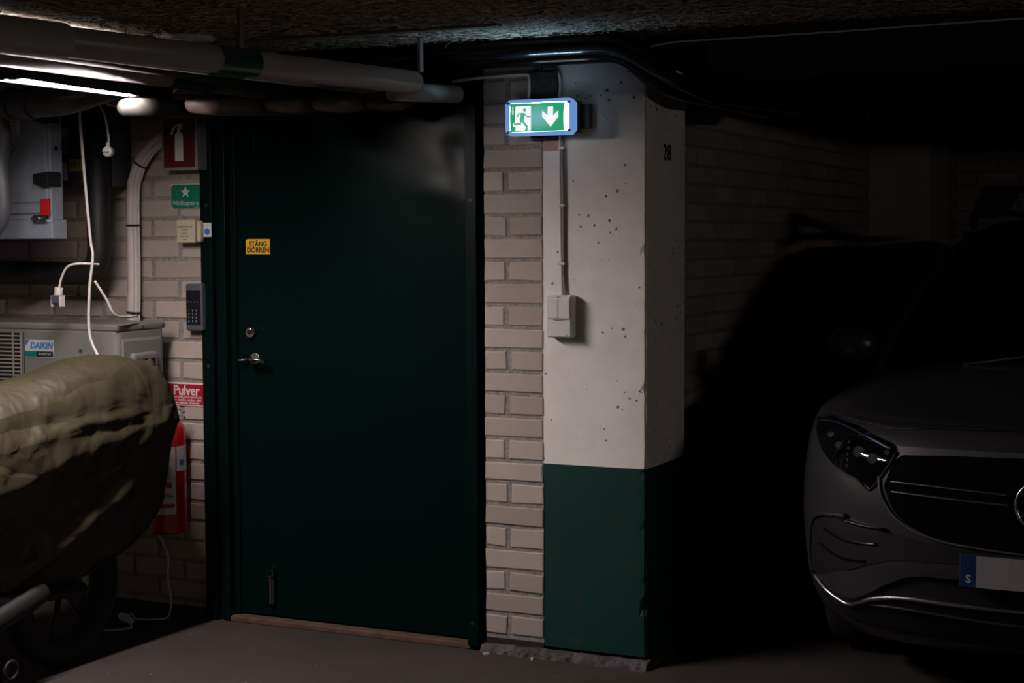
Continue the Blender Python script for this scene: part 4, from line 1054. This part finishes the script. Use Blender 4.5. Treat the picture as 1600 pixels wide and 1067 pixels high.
def car_side(mir):
    hl = patch('headlight', head_p, glassy, car, off=.006, mir=mir); hl['label'] = 'dark glass headlight'
    ribbon('light_strip', [(1.36, .948), (1.42, .957), (1.50, .947), (1.60, .920), (1.68, .893)], .006, mat('drl', (.05, .07, .14), .2, metal=.4), hl, off=.008, mir=mir, flat=.6)
    for (x, z, r) in ((1.43, .915, .010), (1.475, .885, .013), (1.56, .872, .020), (1.615, .855, .018), (1.665, .880, .009)):
        obj('reflector', lathe_front(mir(x), F(x, z) - .008, z, r), csatin, hl)
    for k in range(5):
        x = 1.515; z = .90 - .020 * k
        obj('led', bx(bmesh.new(), mir(x) - .004, mir(x) + .004, F(x, z) - .011, F(x, z), z - .005, z + .005), csatin, hl)
    ribbon('headlight_edge', [(1.345, .925), (1.40, .858), (1.455, .817), (1.513, .793), (1.562, .777), (1.61, .750), (1.668, .828), (1.700, .885)], .0035, cplas, hl, off=.006, mir=mir, sub=4)
    ribbon('bonnet_shut_line', [(1.345, .962), (1.42, .979), (1.55, .968), (1.69, .957), (1.85, .968), (2.10, .972), (CX, .972)], .003, cplas, car, off=.002, mir=mir)
    ribbon('chrome_bar', [(1.688, .787), (1.80, .785), (1.90, .781), (2.00, .777), (2.085, .772)], .0055, cchrome, gr, off=.016, mir=mir, flat=.7)
    ribbon('chrome_bar', [(1.693, .754), (1.80, .751), (1.90, .747), (2.00, .743), (2.085, .740)], .0055, cchrome, gr, off=.016, mir=mir, flat=.7)
    ribbon('grille_edge', low_edge, .004, csatin, car, off=.007, mir=mir)
    ik = patch('side_intake', [(1.352, .42), (1.358, .55), (1.385, .612), (1.443, .632), (1.521, .640), (1.60, .628), (1.673, .612), (1.749, .600), (1.93, .575), (CX, .565), (CX, .532), (1.937, .532), (1.749, .525), (1.692, .518), (1.60, .490), (1.54, .462), (1.46, .432), (1.40, .400)], cplas, car, off=.012, mir=mir, nc=60); ik['label'] = 'black side intake'
    for f in ([(1.430, .590), (1.48, .572), (1.542, .562), (1.644, .567)], [(1.415, .530), (1.46, .510), (1.52, .498), (1.599, .503)], [(1.50, .636), (1.57, .626), (1.673, .622)]):
        ribbon('intake_fin', f, .009, cgloss, ik, off=.010, mir=mir, flat=.6)
    ribbon('intake_edge', [(1.52, .648), (1.46, .644), (1.410, .636), (1.375, .610), (1.356, .55), (1.350, .47), (1.356, .405)], .010, paint, ik, off=.012, mir=mir)
    bb = patch('bumper_band', [(1.395, .402), (1.46, .436), (1.562, .466), (1.62, .492), (1.692, .516), (1.749, .524), (1.937, .530), (CX, .530), (CX, .482), (1.937, .480), (1.80, .478), (1.748, .468), (1.662, .425), (1.59, .380), (1.525, .350), (1.44, .372)], paint, car, off=.022, mir=mir, nc=44, th=.03)
    patch('lower_intake', [(1.60, .378), (1.662, .425), (1.748, .468), (1.937, .480), (CX, .482), (CX, .40), (1.90, .396), (1.765, .398), (1.689, .392)], mat('void_black', (.003, .003, .003), .8), car, off=.004, mir=mir)
    ribbon('chrome_lip', [(1.372, .400), (1.43, .365), (1.517, .330), (1.57, .348), (1.62, .372), (1.689, .388), (1.765, .394), (1.901, .392), (2.05, .391), (CX, .390)], .0095, cchrome, car, off=.022, mir=mir, flat=.8)
    patch('lower_bumper', [(1.372, .392), (1.43, .355), (1.517, .320), (1.62, .362), (1.689, .378), (1.765, .384), (1.901, .383), (CX, .380), (CX, .235), (1.80, .235), (1.55, .250), (1.42, .29)], cplas, car, off=.008, mir=mir)
    ribbon('lower_lip', [(1.60, .345), (1.697, .352), (1.80, .350), (1.90, .345), (2.03, .338), (CX, .334)], .010, csatin_dark, car, off=.014, mir=mir, flat=.6)
csatin_dark = mat('dark_trim', (.03, .03, .032), .4, metal=.3)
def lathe_front(x, y, z, r):
    bm = bmesh.new(); cyl(bm, (x, y, z), (x, y - .004, z), r, 16); return bm
both(car_side)
# emblem: ring with a three-pointed star
em = obj('emblem', tube(bmesh.new(), [(CX + .080 * math.cos(2 * PI * k / 40), F(CX, .745) - .030, .745 + .080 * math.sin(2 * PI * k / 40)) for k in range(41)], .0055, 8, cap=False), cchrome, gr)
bm = bmesh.new(); ye = F(CX, .745) - .030
pts = []
for k in range(6):
    a = PI / 2 + k * PI / 3; r = .078 if k % 2 == 0 else .012
    pts.append((CX + r * math.cos(a), .745 + r * math.sin(a)))
prism(bm, pts, 1, ye - .004, ye + .004); obj('star', bm, cchrome, em)
# registration plate
npz0, npz1 = .462, .578
npl = obj('number_plate', bx(bmesh.new(), 1.936, 2 * CX - 1.936, -.236, -.205, npz0, npz1), cplas, car, .006); npl['label'] = 'blank Swedish registration plate'
obj('plate_face', bx(bmesh.new(), 1.992, 2 * CX - 1.942, -.2385, -.234, npz0 + .006, npz1 - .006), mat('plate_white', (.36, .34, .325), .7, bump=.4, bscale=220, var=.12, vscale=160), npl)
obj('country_band', bx(bmesh.new(), 1.943, 1.992, -.2385, -.234, npz0 + .006, npz1 - .006), mat('plate_blue', (.008, .035, .17), .5), npl)
text('lettering', 'S', .038, (1.967, -.2392, npz0 + .032), M['signwhite'], npl, bold=.0008)
obj('country_stars', tube(bmesh.new(), [(1.967 + .013 * math.cos(2 * PI * k / 12), -.2388, npz1 - .03 + .013 * math.sin(2 * PI * k / 12)) for k in range(13)], .0011, 5, cap=False), mat('star_yellow', (.05, .05, .04), .6), npl)
# mirrors
for sx in (-1, 1):
    bm = bmesh.new(); bmesh.ops.create_icosphere(bm, subdivisions=3, radius=1)
    for v in bm.verts:
        v.co.x *= .105; v.co.y *= .065; v.co.z *= .080
        if v.co.z < 0: v.co.x *= 1 + v.co.z * 1.5
        v.co += Vector((CX + sx * .95, 1.12, 1.115 + .05))
    mo = obj('side_mirror', bm, paint, car, smooth=True)
    obj('mirror_arm', tube(bmesh.new(), [(CX + sx * .86, 1.16, 1.06), (CX + sx * .93, 1.13, 1.10)], .022, 10), cplas, mo)
# wipers and bonnet crease
for (a, b) in (((1.75, .845, 1.115), (2.25, .90, 1.195)), ((2.15, .79, 1.12), (2.70, .93, 1.20))):
    obj('wiper', tube(bmesh.new(), [a, b], .007, 8), cplas, car)

# ================================================================ COVERED MOTORCYCLE
cover_m = bpy.data.materials.new('olive_cover'); cover_m.use_nodes = True
N, L = nodes(cover_m); b = N['Principled BSDF']; tc = N.new('ShaderNodeTexCoord').outputs['Object']
c = mix_n(N, L, ramp_n(N, L, noise_n(N, L, tc, 4, 4), .35, .7), (.040, .032, .018), (.049, .040, .023))
L.new(c, b.inputs['Base Color']); b.inputs['Roughness'].default_value = .46; b.inputs['Specular IOR Level'].default_value = .32
def crease(vec, sc, stren, dist, prev, rot=(0, 0, 0), st=(1, 1, 1)):
    mp_ = N.new('ShaderNodeMapping'); mp_.inputs['Rotation'].default_value = rot; mp_.inputs['Scale'].default_value = st; L.new(vec, mp_.inputs[0])
    v_ = N.new('ShaderNodeTexVoronoi'); v_.feature = 'DISTANCE_TO_EDGE'; v_.inputs['Scale'].default_value = sc
    dv = N.new('ShaderNodeVectorMath'); dv.operation = 'MULTIPLY_ADD'; nz = N.new('ShaderNodeTexNoise'); nz.inputs['Scale'].default_value = 3
    L.new(mp_.outputs[0], nz.inputs['Vector']); L.new(nz.outputs['Color'], dv.inputs[0]); dv.inputs[1].default_value = (.25, .25, .25); L.new(mp_.outputs[0], dv.inputs[2])
    L.new(dv.outputs[0], v_.inputs['Vector'])
    return bump_n(N, L, math_n(N, L, 'MINIMUM', v_.outputs['Distance'], .35), stren, dist, prev)
n1 = bump_n(N, L, noise_n(N, L, tc, 6, 3, .5), .5, .012)
n1 = crease(tc, 3.2, .7, .035, n1, rot=(.5, 0, 0), st=(1, .8, 2.2))
n1 = crease(tc, 9, .5, .014, n1, rot=(-.6, 0, 0), st=(1, 1.6, .9))
L.new(n1, b.inputs['Normal'])

SEC = [  # y, centre x, top z, half width, hem z, height of the widest line
    (-.350, -1.200, .930, .030, .760, .86), (-.365, -1.200, 1.005, .080, .660, .88), (-.395, -1.200, 1.070, .115, .600, .90), (-.440, -1.205, 1.112, .145, .540, .91), (-.50, -1.212, 1.142, .160, .490, .91),
    (-.60, -1.235, 1.175, .175, .420, .895), (-.70, -1.255, 1.178, .186, .385, .88), (-.80, -1.275, 1.165, .198, .350, .865), (-.92, -1.295, 1.140, .210, .325, .84), (-1.05, -1.315, 1.118, .224, .310, .81),
    (-1.20, -1.335, 1.098, .240, .300, .77), (-1.40, -1.360, 1.075, .255, .290, .72), (-1.70, -1.39, 1.060, .28, .28, .68), (-2.10, -1.43, 1.10, .31, .28, .70), (-2.40, -1.45, 1.14, .33, .28, .72), (-2.56, -1.46, 1.05, .26, .34, .70), (-2.62, -1.46, .92, .10, .50, .70)]
def sec(y):
    for a, c_ in zip(SEC, SEC[1:]):
        if a[0] >= y >= c_[0]:
            t = (a[0] - y) / (a[0] - c_[0]); return [a[i] + (c_[i] - a[i]) * t for i in range(1, 6)]
    return SEC[-1][1:]
def seg_d(py, pz, a, c_):
    ay, az = a; by, bz = c_; dy, dz = by - ay, bz - az; t = max(0, min(1, ((py - ay) * dy + (pz - az) * dz) / (dy * dy + dz * dz)))
    return math.hypot(py - ay - t * dy, pz - az - t * dz)
def fold(y, z):
    d = 0
    for a, c_, wd, amp in (((-.46, .76), (-1.26, .37), .042, .056), ((-.60, .86), (-1.12, .50), .020, .018), ((-.70, .80), (-1.5, .46), .03, -.012),
                           ((-.44, .99), (-.62, .80), .020, .008), ((-.62, .985), (-1.10, .955), .012, -.014), ((-.66, .955), (-1.30, .905), .020, .014), ((-.60, .93), (-1.0, .905), .012, -.010),
                           ((-1.30, .97), (-1.42, .86), .010, .012), ((-1.15, .93), (-1.36, .80), .009, .009), ((-1.16, .94), (-1.12, .74), .012, .010), ((-1.34, .92), (-1.20, .86), .008, .010), ((-1.45, .98), (-1.26, .88), .014, -.010), ((-.9, .90), (-.98, .74), .018, -.006)):
        t_ = max(0, min(1, (a[0] - y) / max(.01, a[0] - c_[0])))
        d += amp * (min(1, t_ * 1.5 + .05) if amp > .03 else 1) * math.exp(-(seg_d(y, z, a, c_) / wd) ** 2)
    return d
bm = bmesh.new(); G = []
yl = []
y = -.350
while y > -2.62: yl.append(y); y -= .012 if y > -1.6 else .04
yl.append(-2.62)
KU = 96
for y in yl:
    xc, zt, hw, hem, zw = sec(y); row = []
    for k in range(KU + 1):
        u = -1 + 2 * k / KU; s = abs(u); sg = 1 if u > 0 else -1
        # profile: crown, shoulder seam, flank that tucks in, hem
        if s < .30:
            t = s / .30; x = hw * .70 * t; z = zt - .060 * (t ** 2.0)
        elif s < .56:
            t = (s - .30) / .26; x = hw * (.70 + .30 * t ** .75); z = zt - .060 - (zt - .060 - zw) * t
        else:
            t = (s - .56) / .44; x = hw - min(.17, hw * .7) * (t ** .8); z = zw + (hem - zw) * t
        px_ = xc + sg * x; nx_ = sg * min(1, s * 2.2)
        amp = fold(y, z) if s > .30 else 0
        edge = min(1, (yl[0] - y) / .15 + .15)
        amp *= edge
        amp += .0045 * math.sin(19 * y + 9 * z + 3 * math.sin(7 * y)) * min(1, s * 2) * edge + .003 * math.sin(41 * y - 23 * z + sg)
        # puckered seam at the shoulder
        sd_ = (s - .30) / .018
        amp -= .007 * math.exp(-sd_ * sd_) * (1 + math.sin(170 * y) * .45)
        pz = z + .006 * math.sin(13 * y + 4 * u) * (1 - s) + .014 * math.exp(-((y + .80) / .05) ** 2 - ((u) / .25) ** 2) * 0
        # gathered tie near the tail
        pz += .020 * math.exp(-((y + .47) / .022) ** 2 - ((u - .15) / .16) ** 2) * (1 + .6 * math.sin(u * 60))
        pz -= .018 * math.exp(-((y + .43) / .018) ** 2 - ((u - .25) / .14) ** 2)
        row.append(bm.verts.new((px_ + nx_ * amp, y, pz)))
    G.append(row)
for a, c_ in zip(G, G[1:]):
    for k in range(KU):
        f = bm.faces.new((a[k], a[k + 1], c_[k + 1], c_[k])); f.smooth = True
bm.faces.new(G[0]); bm.faces.new(G[-1][::-1])
cover = obj('motorcycle_cover', bm, cover_m, fix=True)
md = cover.modifiers.new('cloth', 'SOLIDIFY'); md.thickness = .002; md.offset = -1
tag(cover, 'olive green fabric cover draped over a parked motorcycle at the left', 'cover')
hemp = []
for y in yl[4:-4:3]:
    xc, zt, hw, hem, zw = sec(y); hemp.append((xc + hw - min(.17, hw * .7) + fold(y, hem), y, hem))
obj('hem_cord', tube(bmesh.new(), hemp, .006, 6), M['tie'], cover)

mc = thing('motorcycle', 'dark motorcycle under the olive cover, only its lower parts showing', 'motorcycle', (-1.36, -1.4, 0))
mdark = mat('engine_black', (.010, .010, .010), .5); mgrey = mat('silencer_grey', (.008, .008, .008), .6)
def wheel(cx_, cy_, r):
    bm = bmesh.new(); tube(bm, [(cx_, cy_ + (r - .055) * math.cos(2 * PI * k / 48), r + (r - .055) * math.sin(2 * PI * k / 48)) for k in range(49)], .055, 14, cap=False)
    wl = obj('wheel', bm, tyre, mc)
    bm = bmesh.new(); cyl(bm, (cx_ - .07, cy_, r), (cx_ + .07, cy_, r), .045, 20)
    for k in range(6):
        a = k * PI / 3 + .2; tube(bm, [(cx_, cy_ + .04 * math.cos(a), r + .04 * math.sin(a)), (cx_, cy_ + (r - .09) * math.cos(a), r + (r - .09) * math.sin(a))], .012, 8)
    obj('spokes', bm, mdark, wl)
wheel(-1.30, -.86, .300); wheel(-1.44, -2.22, .300)
bm = bmesh.new(); tube(bm, [(-1.20, -.86, .30), (-1.20, -1.45, .36)], .028, 12); tube(bm, [(-1.39, -.86, .30), (-1.40, -1.45, .36)], .028, 12); obj('swing_arm', bm, mdark, mc)
bm = bmesh.new(); bx(bm, -1.52, -1.24, -1.95, -1.32, .20, .62); obj('engine_block', bm, mdark, mc, .05, 3)
bm = bmesh.new(); bx(bm, -1.44, -1.30, -2.20, -.70, .62, .86); obj('frame_body', bm, mdark, mc, .04, 3)
bm = bmesh.new(); bx(bm, -1.40, -1.12, -.72, -.44, .80, 1.02); obj('tail_case', bm, mdark, mc, .05, 3)
sl = obj('silencer', tube(bmesh.new(), [(-1.18, -1.10, .340), (-1.18, -1.16, .325), (-1.19, -1.50, .240), (-1.21, -1.80, .20)], [.038, .044, .044, .03], 20, flat=1), mgrey, mc)
obj('silencer_outlet', tube(bmesh.new(), [(-1.180, -1.092, .342), (-1.180, -1.112, .337)], .026, 16), M['ink'], sl)
ft = obj('stand_foot', tube(bmesh.new(), [(-1.15, -1.30 + .032 * math.cos(2 * PI * k / 24), .100 + .032 * math.sin(2 * PI * k / 24)) for k in range(25)], .006, 8, cap=False), mgrey, mc)
obj('stand_leg', tube(bmesh.new(), [(-1.19, -1.30, .02), (-1.17, -1.31, .10), (-1.30, -1.38, .28)], .016, 10), mdark, mc)

# extension cable lying behind the motorcycle
ec = cord('extension_cable', [(-1.487, -.05, .46), (-1.484, -.055, .38), (-1.440, -.055, .32), (-1.415, -.055, .26), (-1.418, -.055, .16), (-1.398, -.06, .07), (-1.40, -.085, .008), (-1.42, -.14, .008), (-1.50, -.17, .008), (-1.58, -.10, .008), (-1.53, -.20, .008), (-1.42, -.30, .008), (-1.47, -.38, .008), (-1.56, -.40, .008), (-1.60, -.47, .008)], .0045,
          'white cable hanging from behind the extinguisher and looping on the floor')
obj('connector', tube(bmesh.new(), [(-1.555, -.20, .022), (-1.52, -.22, .022), (-1.46, -.25, .020)], [.014, .020, .012], 12), M['enamel'], ec)
